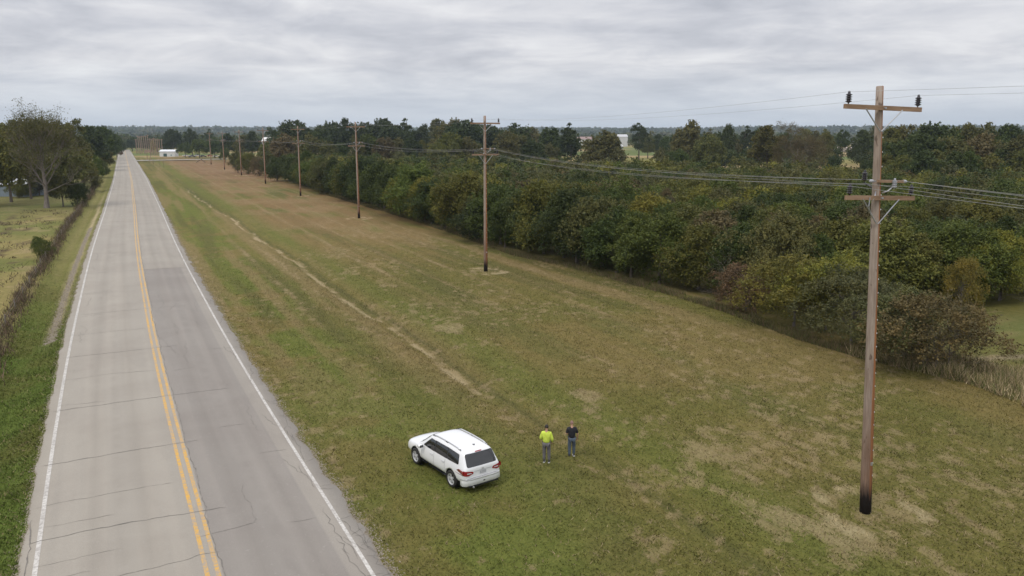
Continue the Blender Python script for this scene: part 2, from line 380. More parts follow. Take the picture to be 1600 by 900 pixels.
def axis(parts):
    out = []
    for a, b, s in parts: out += list(np.arange(a, b, s))
    return np.array(out)
def grow(a, b, s0, k):
    out = [a]; s = s0
    while out[-1] < b: out.append(out[-1] + s); s *= k
    return out
us = np.array(sorted([-x for x in grow(22, 5200, 1.2, 1.12)])[:-1] + list(axis([(-22, -4, .45), (-4, 5, 1.5), (5, 48, .42)])) + grow(48, 5200, .9, 1.1))
vv = np.array(list(axis([(-120, 10, 10), (10, 62, .42), (62, 120, .7), (120, 330, 1.8), (330, 700, 5)])) + grow(700, 5600, 9, 1.06))
UU, VV = np.meshgrid(us, vv)
XY = P(UU, VV); Z = hgt(XY[..., 0], XY[..., 1])
Z = np.where((UU > -4.5) & (UU < 5.0), -.12, Z)
nu, nv = len(us), len(vv)
ii = (np.arange(nv - 1)[:, None] * nu + np.arange(nu - 1)[None, :]).ravel()
quads = np.stack([ii, ii + 1, ii + 1 + nu, ii + nu], 1)
gme = arr_mesh('ground', np.stack([XY[..., 0].ravel(), XY[..., 1].ravel(), Z.ravel()], 1), quads, True)
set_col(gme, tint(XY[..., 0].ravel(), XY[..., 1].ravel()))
_x, _y = XY[..., 0].ravel(), XY[..., 1].ravel(); _d = dryness(_x, _y); _d0 = _d
_d = np.clip(_d * .8 + .5 * sm(wisps(_x, _y) + .26 * _d, .92, 1.0) * (1 - sm(np.hypot(_x, _y), 90, 150)), 0, 1)
set_col(gme, np.stack([_d, sm(_d0, .5, .75), _d * 0], 1), 'dry')
def set_uv(me, u, v):
    l = me.uv_layers.new(name='road_coords'); idx = np.zeros(len(me.loops), dtype=np.int32); me.loops.foreach_get('vertex_index', idx)
    l.data.foreach_set('uv', np.stack([u[idx], v[idx]], 1).astype(np.float32).ravel())
set_uv(gme, UU.ravel(), VV.ravel())
tag(link('ground', gme, gm), kind='structure')

# ------------------------------------------------------------------ road
def roadz(u): return .05 - .0035 * np.abs(u) ** 1.3
rng = np.random.RandomState(3)
def strip(name, m, ufun0, ufun1, v0, v1, dv, lift, nacross=2, skirt=False, kindv='structure'):
    vs_ = np.arange(v0, v1, dv); t = np.linspace(0, 1, nacross)
    U = ufun0(vs_)[:, None] * (1 - t) + ufun1(vs_)[:, None] * t; Vv = np.repeat(vs_[:, None], nacross, 1)
    Zz = roadz(U) + lift
    if skirt:
        U = np.concatenate([U[:, :1] - .05, U, U[:, -1:] + .05], 1); Vv = np.repeat(vs_[:, None], nacross + 2, 1)
        Zz = np.concatenate([Zz[:, :1] - .2, Zz, Zz[:, -1:] - .2], 1)
    xy = P(U, Vv); n = U.shape[1]
    i = (np.arange(len(vs_) - 1)[:, None] * n + np.arange(n - 1)[None, :]).ravel()
    me = arr_mesh(name, np.stack([xy[..., 0].ravel(), xy[..., 1].ravel(), Zz.ravel()], 1), np.stack([i, i + 1, i + 1 + n, i + n], 1), True)
    set_uv(me, U.ravel(), Vv.ravel())
    return tag(link(name, me, m), kind=kindv)
EL, ER = -5.32, 4.92
ragL = lambda v: EL - .50 + (fbm(v, v * 0, 1.3, 4, 61) - .5) * .35
ragR = lambda v: ER + .62 + (fbm(v, v * 0, 1.5, 4, 62) - .5) * .6
strip('road', rm, ragL, ragR, 5, 1050, .35, 0, 13, True)
w = .07
def wig(k, a=.02): return lambda v: k + (fbm(v, v * 0, 6, 2, 63) - .5) * a
strip('edge_line', white_m, wig(EL - .08), wig(EL + .08), 5, 1000, .7, .004)
strip('edge_line', white_m, wig(ER - .07), wig(ER + .07), 5, 1000, .7, .004)
strip('centre_line', yellow_m, wig(-.17), wig(-.02), 5, 1000, .7, .004)
strip('centre_line', yellow_m, wig(.17), wig(.32), 5, 1000, .7, .004)
# loose gravel feathering into the grass: small stones
def scatter_chips(name, m, npts, ufun, vmin, vmax, size, label=None):
    v = vmin + (vmax - vmin) * rng.rand(npts) ** 1.6; u = ufun(v, npts); p = P(u, v)
    z = hgt(p[:, 0], p[:, 1]); z = np.where((u > -5.9) & (u < 5.6), np.maximum(z, roadz(u) + .0), z)
    s = size * (.5 + rng.rand(npts)); a = rng.rand(npts) * 6.28
    base = np.array([[1, 0, 0], [-.5, .8, 0], [-.6, -.7, 0], [0, 0, .8]])
    V = np.zeros((npts, 4, 3)); ca, sa = np.cos(a), np.sin(a)
    for k in range(4):
        V[:, k, 0] = p[:, 0] + s * (base[k, 0] * ca - base[k, 1] * sa); V[:, k, 1] = p[:, 1] + s * (base[k, 0] * sa + base[k, 1] * ca); V[:, k, 2] = z + s * base[k, 2]
    i = np.arange(npts)[:, None] * 4; Fc = np.concatenate([i + [[0, 1, 3]], i + [[1, 2, 3]], i + [[2, 0, 3]]])
    return tag(link(name, arr_mesh(name, V.reshape(-1, 3), Fc), m), label, kind='stuff')
scatter_chips('gravel', gravel_m, 11000, lambda v, n: np.where(rng.rand(n) < .65, ragR(v) + np.abs(rng.randn(n)) * .22 - .05, ragL(v) - np.abs(rng.randn(n)) * .15 + .03), 20, 160, .035, 'loose grey gravel along both ragged road edges')
scatter_chips('gravel', gravel_m, 7000, lambda v, n: -6.75 + rng.randn(n) * .16, 66, 150, .06, 'pale gravel in the wheel track left of the road')
# cracks
cr = MB()
def crack(pts_uv, w0=.03, j=.05, step=.25):
    pts = [np.array(p, float) for p in pts_uv]; out = []
    for a, b in zip(pts[:-1], pts[1:]):
        n = max(2, int(np.linalg.norm(b - a) / step))
        for k in range(n): out.append(a + (b - a) * k / n)
    out.append(pts[-1]); out = np.array(out); m = len(out)
    off = np.cumsum(rng.randn(m)) * j * .35; off -= np.linspace(0, off[-1], m)
    d = np.gradient(out, axis=0); d /= np.linalg.norm(d, axis=1)[:, None] + 1e-9; nrm = np.stack([-d[:, 1], d[:, 0]], 1)
    out = out + nrm * (off + rng.randn(m) * j * .3)[:, None]
    ww = w0 * .8 * (.45 + rng.rand(m) * .9); ww[0] = ww[-1] = .004
    a = out + nrm * ww[:, None] / 2; b = out - nrm * ww[:, None] / 2
    pa, pb = P(a[:, 0], a[:, 1]), P(b[:, 0], b[:, 1]); vs = []; fs = []
    for i in range(m):
        vs.append((pa[i, 0], pa[i, 1], float(roadz(a[i, 0])) + .008)); vs.append((pb[i, 0], pb[i, 1], float(roadz(b[i, 0])) + .008))
        if i: fs.append((2 * i - 2, 2 * i - 1, 2 * i + 1, 2 * i))
    cr.add(vs, fs)
def vof(x, y): q = G(x, y); return UV(q[0], q[1])
for (x, y, u1, wd) in ((200, 820, 1.2, .075), (150, 715, 1.0, .06), (160, 633, 3.5, .06), (200, 583, -.2, .03), (160, 775, -.5, .025), (200, 900, .5, .03), (160, 553, 1.6, .05), (160, 520, -.2, .035), (150, 490, 3.2, .05), (170, 458, -.5, .03), (180, 425, 4.6, .08), (170, 400, 0, .04), (180, 372, 3, .05), (190, 352, 0, .05), (190, 335, 4.5, .06), (190, 318, 0, .06), (195, 303, 4.5, .07), (198, 290, 4.5, .09)):
    v = float(vof(x, y)[1]); u0 = -5.7
    crack([(u0, v - .1), (-2.5, v + .05), (u1, v + rng.randn() * .15)], wd, .07)
for k in range(34):                                   # shorter sideways cracks
    v = 22 + 130 * rng.rand() ** 1.5; a = rng.choice([-5.4, -.2, .6, 2.0, 3.2]); l = .8 + rng.rand() * 2.2
    crack([(a, v), (min(a + l, 5.3), v + rng.randn() * .25)], .018 + .02 * rng.rand(), .06)
v = 20.0
while v < 240:                                        # joint beside the double yellow line
    crack([(.42, v), (.42, v + 6)], .045, .05, .2); v += 6
for k in range(34):                                   # alligator cracking along the right edge
    v = 22 + 90 * rng.rand() ** 1.4; a = 4.4 + rng.rand() * 1.0; crack([(a, v), (a + rng.randn() * .25, v + 1 + rng.rand() * 4)], .022 + rng.rand() * .02, .10)
for k in range(34):
    v = 22 + 70 * rng.rand() ** 1.4; a = 4.9 + rng.rand() * .3; crack([(a, v), (a + .55, v + rng.randn() * .3)], .025, .05, .12)
for k in range(22):                                   # wandering cracks in the lanes
    v = 22 + 90 * rng.rand(); a = rng.choice([1.3, 1.9, 3.2, 3.9, -4.6]); crack([(a, v), (a + rng.randn() * .3, v + 2), (a + rng.randn() * .4, v + 3 + rng.rand() * 4)], .014 + rng.rand() * .014, .12)
crack([(.5, 97.3), (4.6, 97.3)], .07, .04)
crack([(-5.72, 22), (-5.68, 34)], .05, .08)
tag(cr.build('road_cracks', crack_m), 'dark cracks and joints across the old road surface', kind='structure')
# side road and drives far along
def flat_patch(name, pts, z, m, label=None):
    b = MB(); b.add([(p[0], p[1], z) for p in pts], [tuple(range(len(pts)))]); o = b.build(name, m)
    return tag(o, label, kind='structure')
side_m = noisy('side_road_surface', (.34, .32, .29), (.42, .40, .36), .4, .9)
flat_patch('side_road', [P(*q) for q in ((5.0, 545), (60, 560), (60, 570), (5.0, 559))], .32, side_m)
flat_patch('side_road', [P(*q) for q in ((-5.4, 540), (-26, 548), (-26, 556), (-5.4, 552))], .32, side_m)

# ------------------------------------------------------------------ foliage builders
def rand_dirs(rg, n):
    d = rg.randn(n, 3); return d / np.linalg.norm(d, axis=1)[:, None]
def leaf_quads(rg, pos, nrm, size, aspect=1.6, jitter=.8):
    n = len(pos); nn = nrm + jitter * rg.randn(n, 3); nn /= np.linalg.norm(nn, axis=1)[:, None]
    t = np.cross(nn, rg.randn(n, 3)); t /= np.linalg.norm(t, axis=1)[:, None] + 1e-9; b = np.cross(nn, t)
    s = (size * (.55 + .9 * rg.rand(n)))[:, None]
    V = np.stack([pos - t * s * .5 * aspect, pos + b * s * .42, pos + t * s * .5 * aspect + nn * s * .15, pos - b * s * .42], 1)
    return V
def crown_points(rg, h, w, base, ncl, n, shape='round', cl=(.16, .30), ragged=.12, sprig=.68):
    """clump centres through a crown, then leaf positions and normals round each clump"""
    cz = (h + base) / 2; rz = (h - base) / 2; rx = w / 2
    d = rand_dirs(rg, ncl); f = .35 + .6 * rg.rand(ncl) ** .6
    C = d * f[:, None]
    if shape == 'dome': C[:, 2] = np.abs(C[:, 2]) * 1.5 - .5
    if shape == 'skirt': C[:, :2] *= (1.05 - .35 * np.clip(C[:, 2:], -1, 1))
    if shape == 'open': C[:, :2] *= (1.0 + .15 * C[:, 2:])
    lob = 1 + .25 * np.sin(np.arctan2(C[:, 1], C[:, 0]) * 3 + rg.rand() * 6)
    C[:, 0] *= rx * lob * .86; C[:, 1] *= rx * lob * .86; C[:, 2] = cz + C[:, 2] * rz * .86
    r = w * (cl[0] + (cl[1] - cl[0]) * rg.rand(ncl)) * .8
    wgt = r ** 2; idx = rg.choice(ncl, n, p=wgt / wgt.sum())
    dl = rand_dirs(rg, n); out = C[idx] - np.array([0, 0, cz - rz * .3]); out /= np.linalg.norm(out, axis=1)[:, None] + 1e-9
    dl = dl + out * .55 + np.array([0, 0, .25]); dl /= np.linalg.norm(dl, axis=1)[:, None]
    ns = 16; SD = rand_dirs(rg, ncl * ns).reshape(ncl, ns, 3)
    oc_ = C - np.array([0, 0, cz - rz * .3]); oc_ /= np.linalg.norm(oc_, axis=1)[:, None] + 1e-9
    SD = SD * .8 + oc_[:, None] * .7 + np.array([0, 0, .55]); SD /= np.linalg.norm(SD, axis=2)[..., None]
    sl_ = .95 + .5 * rg.rand(ncl, ns) ** 2
    rad = .62 + .42 * rg.rand(n) ** .7; o = rg.rand(n) < ragged; rad = np.where(o, 1.0 + .45 * rg.rand(n), rad)
    sq = np.array([1, 1, .8])
    pos = C[idx] + dl * (r[idx] * rad)[:, None] * sq
    k = rg.randint(0, ns, n); on = rg.rand(n) < sprig; t = .35 + .65 * rg.rand(n) ** .8; sdv = SD[idx, k]
    sp = C[idx] + sdv * (r[idx] * t * sl_[idx, k])[:, None] + rg.randn(n, 3) * (r[idx] * .17 * (1.15 - t))[:, None]
    pos = np.where(on[:, None], sp, pos); dl = np.where(on[:, None], sdv * .6 + dl * .5 + np.array([0, 0, .3]), dl); dl /= np.linalg.norm(dl, axis=1)[:, None]
    pos[:, 2] = np.maximum(pos[:, 2], .05 + .3 * rg.rand(n))
    return pos, dl, C, r
def crown_mesh(seed, h, w, base, ncl, n, leaf, shape='round', cl=(.16, .30), ragged=.12, aspect=1.6):
    rg = np.random.RandomState(seed); pos, nr, C, r = crown_points(rg, h, w, base, ncl, n, shape, cl, ragged)
    V = leaf_quads(rg, pos, nr, leaf, aspect); return arr_mesh('crown', V.reshape(-1, 3), np.arange(n * 4).reshape(n, 4)), C
def trunk_mb(seed, h, C, r0, lean=.03, limbs=10, top=.72, sides=7):
    rg = np.random.RandomState(seed + 99); b = MB(); n = 7
    dx, dy = rg.randn(2) * lean * h
    pts = [Vector((dx * t * t + math.sin(t * 5 + seed) * .02 * h * t, dy * t * t, h * top * t)) for t in np.linspace(0, 1, n)]
    rad = [r0 * 1.35, r0] + [r0 * (1 - .8 * t) for t in np.linspace(.25, 1, n - 2)]
    b.tube(pts, rad, sides)
    order = rg.permutation(len(C))[:limbs]
    for k in order:
        tgt = Vector(C[k]); t = rg.uniform(.35, .9); i = int(t * (n - 1)); s = pts[i]
        if tgt.z < s.z - .1 * h: s = pts[max(1, i - 2)]
        m = (s + tgt) / 2 + Vector((rg.randn() * .04 * h, rg.randn() * .04 * h, .05 * h)); rr = r0 * (1 - .75 * t) * .55
        b.tube([s, s.lerp(m, .6), m, tgt], [rr, rr * .8, rr * .6, rr * .22], 5, False)
    return b.mesh('trunk')
def make_proto(seed, h, w, base, ncl, n, leaf, shape, r0, bark, limbs=9, top=.72, **k):
    cm, C = crown_mesh(seed, h, w, base, ncl, n, leaf, shape, **k); tm = trunk_mb(seed, h, C, r0, limbs=limbs, top=top)
    cm.materials.append(leaf_m); tm.materials.append(bark); return cm, tm, h
PRO = {
    'bush': [make_proto(10 + i, 8, 7.4, .3, 56, 25000, .142, 'skirt', .16, bark_m, ragged=.2) for i in range(5)],
    'slim': [make_proto(20 + i, 9, 5.6, .3, 50, 21000, .14, 'skirt', .15, bark_m, ragged=.22, cl=(.14, .28)) for i in range(3)],
    'tall': [make_proto(30 + i, 18, 12.5, .9, 85, 10500, .46, 'dome', .34, bark_m, 12, ragged=.16, cl=(.11, .22)) for i in range(4)],
    'round': [make_proto(40 + i, 14, 13.5, .8, 70, 8500, .46, 'dome', .34, bark_m, 12, ragged=.14, cl=(.12, .24)) for i in range(3)],
    'open': [make_proto(50 + i, 17, 15, 3.4, 52, 8500, .38, 'open', .36, bark_m, 18, .8, ragged=.2, cl=(.09, .19)) for i in range(2)],
    'plume': [make_proto(60 + i, 17, 8.0, 2.2, 34, 5600, .42, 'round', .3, bark_m, 9, .85, ragged=.2, cl=(.14, .26)) for i in range(2)],
    'thin': [make_proto(70 + i, 4.6, 5.6, .25, 60, 19000, .075, 'skirt', .07, pale_bark_m, 34, .6, ragged=.3, cl=(.12, .22)) for i in range(3)],
}
PAL = {
    'dark green': (.046, .064, .021), 'deep green': (.058, .082, .021), 'mid green': (.088, .115, .026), 'olive green': (.112, .116, .030), 'dull olive': (.098, .098, .034),
    'yellowish green': (.170, .170, .032), 'mustard': (.150, .132, .034), 'brownish': (.118, .096, .050), 'rusty brown': (.140, .095, .062), 'grey green': (.104, .112, .050)}
rnd = random.Random(5)
def tree(kind, xy, height, colour, label=None, group=None, width=1.0, name=None, cat='tree', idx=None):
    pr = PRO[kind]; cm, tm, h0 = pr[(idx if idx is not None else rnd.randrange(len(pr))) % len(pr)]
    s = height / h0
    o = empty(name or 'broadleaf_tree', (xy[0], xy[1], gz(xy) - .05), rnd.random() * 6.28, label, cat, group)
    o.scale = (s * width, s * width, s)
    c = link('crown', cm, None, o); col = PAL[colour]; j = rnd.uniform(.88, 1.28)
    c.color = (col[0] * j * rnd.uniform(.93, 1.07), col[1] * j, col[2] * j * rnd.uniform(.9, 1.1), 1)
    link('trunk', tm, None, o); return o
ORD = ['first', 'second', 'third', 'fourth', 'fifth', 'sixth', 'seventh', 'eighth', 'ninth', 'tenth', 'eleventh', 'twelfth', 'thirteenth', 'fourteenth', 'fifteenth', 'sixteenth', 'seventeenth', 'eighteenth', 'nineteenth', 'twentieth']
TENS = {20: 'twenty', 30: 'thirty', 40: 'forty', 50: 'fifty', 60: 'sixty', 70: 'seventy'}
def ordw(n):
    if n <= 20: return ORD[n - 1]
    t, o = n // 10 * 10, n % 10
    return {30: 'thirtieth', 40: 'fortieth', 50: 'fiftieth', 60: 'sixtieth', 70: 'seventieth'}.get(n) or TENS[t] + '-' + ORD[o - 1]

# --- the wood: its field edge
edge_px = [(1700, 462), (1560, 468), (1450, 474), (1300, 478), (1120, 462), (1000, 437), (925, 415), (850, 398), (780, 384), (720, 366), (660, 345), (600, 324), (520, 303), (450, 282)]
EDGE = [G(*p) for p in edge_px]
def walk(poly, step):
    d = [0]
    for a, b in zip(poly[:-1], poly[1:]): d.append(d[-1] + np.linalg.norm(b - a))
    out = []; t = 0
    while t < d[-1]:
        out.append(np.array([np.interp(t, d, [p[0] for p in poly]), np.interp(t, d, [p[1] for p in poly])])); t += step * rnd.uniform(.8, 1.2)
    return out
row = [p + np.array([.9, .44]) * (-.3 + rnd.uniform(-.4, 1.2)) for p in walk(EDGE, 4.1)]
cols_e = ['deep green'] * 6 + ['mid green'] * 5 + ['dark green'] * 3 + ['olive green'] * 4 + ['yellowish green'] * 2 + ['dull olive'] * 2
TREES = []
for i, p in enumerate(row):
    d = p[1]; hh = rnd.uniform(6.0, 9.2) if d < 120 else rnd.uniform(7.2, 10.4)
    if d < 80: hh = rnd.uniform(6.5, 7.8)
    cname = rnd.choice(cols_e); k = rnd.choice(['bush', 'bush', 'slim'])
    tree(k, p, hh, cname, f'{cname} bushy tree on the field edge of the wood, {ordw(i + 1)} from the near end', 'trees along the field edge of the wood', rnd.uniform(.9, 1.15)); TREES.append(p)
# --- the wood's interior
def inside(p, poly):
    c = False; j = len(poly) - 1
    for i in range(len(poly)):
        a, b = poly[i], poly[j]
        if (a[1] > p[1]) != (b[1] > p[1]) and p[0] < (b[0] - a[0]) * (p[1] - a[1]) / (b[1] - a[1]) + a[0]: c = not c
        j = i
    return c
poly = EDGE + [G(*p) for p in ((440, 270), (600, 262), (760, 272), (960, 287), (1150, 292), (1380, 300), (1700, 296))]
cand = []
rg = np.random.RandomState(77)
bx0, bx1 = min(p[0] for p in poly), max(p[0] for p in poly); by0, by1 = min(p[1] for p in poly), max(p[1] for p in poly)
pts = [np.array(p) for p in TREES]; grid = {}
def near_ok(p, r):
    k = (int(p[0] // r), int(p[1] // r))
    for a in (-1, 0, 1):
        for b in (-1, 0, 1):
            for q in grid.get((k[0] + a, k[1] + b), ()):
                if (q[0] - p[0]) ** 2 + (q[1] - p[1]) ** 2 < r * r: return False
    return True
SP = 4.7
for q in TREES: grid.setdefault((int(q[0] // SP), int(q[1] // SP)), []).append(q)
for k in range(30000):
    p = np.array([rg.uniform(bx0, bx1), rg.uniform(by0, by1)])
    if abs(p[0]) > p[1] * .66 + 8 or not inside(p, poly) or not near_ok(p, SP): continue
    grid.setdefault((int(p[0] // SP), int(p[1] // SP)), []).append(p); cand.append(p)
cand.sort(key=lambda p: math.hypot(*p))
cols_i = ['deep green'] * 5 + ['mid green'] * 3 + ['dark green'] * 2 + ['olive green'] * 4 + ['dull olive'] * 5 + ['brownish'] * 1 + ['grey green'] * 2 + ['yellowish green'] * 2
NIND = 58
def stuff_leaves(name, items, label, per, leafk, ncl=14):
    """items: (x, y, z, h, w, colour) ; one object for trees too many to count"""
    Vs = []; Cs = []; rg = np.random.RandomState(len(items))
    for (x, y, z, h, w, col) in items:
        n = per; pos, nr, C, r = crown_points(rg, h, w, h * .08, ncl, n, 'dome', (.16, .30), .12)
        V = leaf_quads(rg, pos, nr, leafk * w, 1.3, .6); V += np.array([x, y, z])
        Vs.append(V); j = rg.uniform(.8, 1.2); Cs.append(np.tile(np.array(col) * j, (n * 4, 1)))
    V = np.concatenate(Vs).reshape(-1, 3); me = arr_mesh(name, V, np.arange(len(V)).reshape(-1, 4)); set_col(me, np.concatenate(Cs))
    return tag(link(name, me, stuff_leaf_m), label, kind='stuff')
stuff_leaf_m = leaf_mat('woodland_leaves'); _N = NT(stuff_leaf_m)
_vc = _N.n('ShaderNodeVertexColor', layer_name='tint').outputs[0]
for l in list(stuff_leaf_m.node_tree.links):
    if l.from_node.type == 'OBJECT_INFO':
        to = l.to_socket; stuff_leaf_m.node_tree.links.remove(l); stuff_leaf_m.node_tree.links.new(_vc, to)
for p in cand[:NIND]:
    cname = rnd.choice(cols_i); k = rnd.choice(['bush', 'bush', 'slim'])
    tree(k, p, rnd.uniform(5.8, 8.0), cname, f'{cname} bushy tree crowded inside the wood behind its edge row', f'{cname} trees inside the wood', rnd.uniform(.95, 1.25))
rest = []
for p in cand[NIND:]:
    h = rnd.uniform(5.2, 8.6); rest.append((p[0], p[1], gz(p), h, rnd.uniform(6, 8.5), PAL[rnd.choice(cols_i)]))
x = 1036
while x < 1396:                                   # low growth under the loose rank past the wood
    if not (1150 < x < 1166 or 1296 < x < 1330): q_ = G(x, rnd.uniform(254, 268)); rest.append((q_[0], q_[1], gz(q_), rnd.uniform(5.5, 9.5), rnd.uniform(9, 13), PAL[rnd.choice(['dark green', 'deep green', 'olive green', 'dull olive'])]))
    x += rnd.uniform(4, 8)
stuff_leaves('woodland', rest[:230], 'green and olive canopy inside the wood, behind its edge trees', 3400, .032, 34)
stuff_leaves('woodland', rest[230:], 'farther green and brown canopy of the wood', 1300, .050, 22)

# --- taller trees beyond the wood
def px_tree(kind, x, yb, yt, colour, label, group=None, width=1.0, name=None, idx=None):
    p = G(x, yb); return tree(kind, p, zat(yt, p) * 1.03, colour, label, group, width, name, idx=idx)
gt = 'tall trees standing beyond the wood'
for (k, x, yb, yt, cl, w, lb) in (
    ('tall', 860, 262, 197, 'dark green', 1.0, 'dark tall tree behind the wood just right of the second pole'),
    ('plume', 892, 262, 189, 'dark green', .9, 'narrow dark tree with a tufted top left of the white barn'),
    ('round', 945, 272, 209, 'dull olive', 1.15, 'broad olive brown tree in front of the far white building'),
    ('plume', 998, 250, 190, 'dark green', 1.0, 'tall tufted dark tree at the left side of the green meadow gap'),
    ('tall', 1028, 247, 208, 'dark green', .8, 'low dark tree behind the green meadow gap'),
    ('tall', 1075, 270, 188, 'dull olive', .95, 'tallest olive tree with a tufted crown right of the meadow gap'),
    ('round', 1060, 276, 236, 'deep green', 1.0, 'low rounded green tree at the foot of the tallest olive tree'),
    ('round', 1105, 272, 212, 'olive green', .9, 'rounded olive tree beside the tallest olive tree'),
    ('tall', 1133, 262, 195, 'dark green', .7, 'slender dark tree seen between the two broad olive trees'),
    ('plume', 1162, 255, 194, 'dark green', .9, 'tufted dark tree in front of the far meadow strip'),
    ('tall', 1196, 280, 193, 'dull olive', .85, 'big dull olive tree with uneven dome left of the leafless one'),
    ('tall', 1286, 264, 206, 'olive green', .8, 'olive tree standing right of the half bare tree'),
    ('plume', 1312, 258, 200, 'dark green', .9, 'dark narrow tree in front of the pale farmhouse'),
    ('tall', 1345, 262, 201, 'deep green', .9, 'green tree between the farmhouse and the nearest pole'),
    ('round', 1300, 276, 245, 'dark green', .7, 'small dark tree on the sunlit paddock'),
    ('round', 1352, 284, 250, 'dark green', .8, 'small round tree at the right end of the paddock')):
    px_tree(k, x, yb, yt, cl, lb, gt, w)
x = 1012; i = 0
while x < 1395:
    cl = rnd.choice(['dark green', 'deep green', 'dull olive', 'olive green']); i += 1
    if not (1292 < x < 1335 or 1150 < x < 1180): px_tree(rnd.choice(['round', 'tall', 'plume']), x, rnd.uniform(243, 258), rnd.uniform(199, 214), cl, f'{cl} tree in the loose rank beyond the meadow, {ordw(i)} from the left', 'loose rank of trees beyond the meadow', rnd.uniform(.8, 1.1))
    x += rnd.uniform(10, 17)
for i, (x, yb, yt, cl) in enumerate(((207, 236.5, 217, 'dark green'), (214, 236, 214, 'deep green'), (222, 236, 218, 'dull olive'), (230, 237, 216, 'dark green'), (238, 236, 212, 'dark green'), (246, 237, 217, 'olive green'), (254, 238, 215, 'deep green'), (262, 238, 218, 'dull olive'), (268, 239, 214, 'dark green'))):
    px_tree('round', x, yb, yt, cl, f'{cl} tree behind the cluster of bare poles, {ordw(i + 1)} from the left', 'trees behind the cluster of bare poles', 1.3)
k = 0
for rowi, (yb0, yb1, t0, t1, stp, pal) in enumerate([(276, 284, 193, 201, 24, ['dark green', 'dull olive', 'olive green', 'deep green']), (290, 300, 208, 226, 27, ['dull olive', 'dark green', 'deep green', 'brownish']), (300, 310, 232, 250, 26, ['dark green', 'deep green', 'olive green'])]):
    x = 1388 - rowi * 4; kk = 0
    while x < 1650:
        cl = rnd.choice(pal); kk += 1
        px_tree(rnd.choice(['tall', 'round']), x, rnd.uniform(yb0, yb1), rnd.uniform(t0, t1), cl, f'{cl} tree in the {["back", "middle", "front"][rowi]} rank of the right stand, {ordw(kk)} from the left', f'{cl} trees of the {["back", "middle", "front"][rowi]} rank at right', rnd.uniform(.8, 1.0))
        x += stp * rnd.uniform(.8, 1.25)
tops = [(430, 200), (446, 193), (462, 190), (480, 197), (498, 196), (518, 191), (545, 186), (572, 193), (600, 187), (618, 194), (637, 182), (660, 194), (686, 184), (705, 187), (725, 190), (748, 194), (775, 196), (805, 198), (832, 197)]
for i, (x, t) in enumerate(tops):
    cl = rnd.choice(['dark green', 'dark green', 'deep green', 'dull olive'])
    px_tree('plume' if t < 184 else rnd.choice(['tall', 'tall', 'round']), x, rnd.uniform(248, 258), t, cl, f'{cl} tall tree on the skyline behind the wood, {ordw(i + 1)} from the left', 'skyline trees behind the wood', rnd.uniform(.85, 1.1))
x = 447; i = 0
while x < 880:
    cl = rnd.choice(['dark green', 'dull olive', 'olive green', 'deep green', 'brownish', 'dull olive']); i += 1
    px_tree(rnd.choice(['round', 'tall']), x, rnd.uniform(262, 272), rnd.uniform(205, 226), cl, f'{cl} rounded tree in front of the skyline trees, {ordw(i)} from the left', 'middle rank of trees behind the wood', rnd.uniform(.75, 1.0)); x += rnd.uniform(17, 26)
# far left middle: trees round the white building
for i, (k, x, yb, yt, cl, w) in enumerate((('round', 272, 243, 203, 'dark green', .8), ('tall', 301, 243, 201, 'dark green', .8), ('plume', 331, 241, 200, 'dark green', .9), ('round', 290, 246, 222, 'deep green', 1.0), ('round', 312, 247, 218, 'mid green', 1.0), ('round', 336, 247, 217, 'deep green', 1.0), ('tall', 358, 248, 208, 'dark green', 1.0), ('round', 380, 250, 211, 'dull olive', .9), ('tall', 396, 250, 205, 'dark green', .8), ('round', 417, 258, 222, 'olive green', .8), ('round', 352, 254, 232, 'mid green', .8), ('tall', 258, 240, 212, 'dark green', .5), ('round', 240, 240, 219, 'yellowish green', .4))):
    px_tree(k, x, yb, yt, cl, f'{cl} tree in the clump by the far white building, {ordw(i + 1)} in distance order', 'trees round the far white building', w)
for i, (x, yb, yt, cl) in enumerate(((372, 270, 238, 'dull olive'), (388, 272, 236, 'olive green'), (405, 275, 243, 'brownish'), (422, 277, 240, 'dull olive'), (433, 283, 246, 'deep green'))):
    px_tree('bush', x, yb, yt, cl, f'{cl} bushy tree at the far end of the wood edge, {ordw(i + 1)} from the left', 'bushes at the far end of the wood edge', .9)
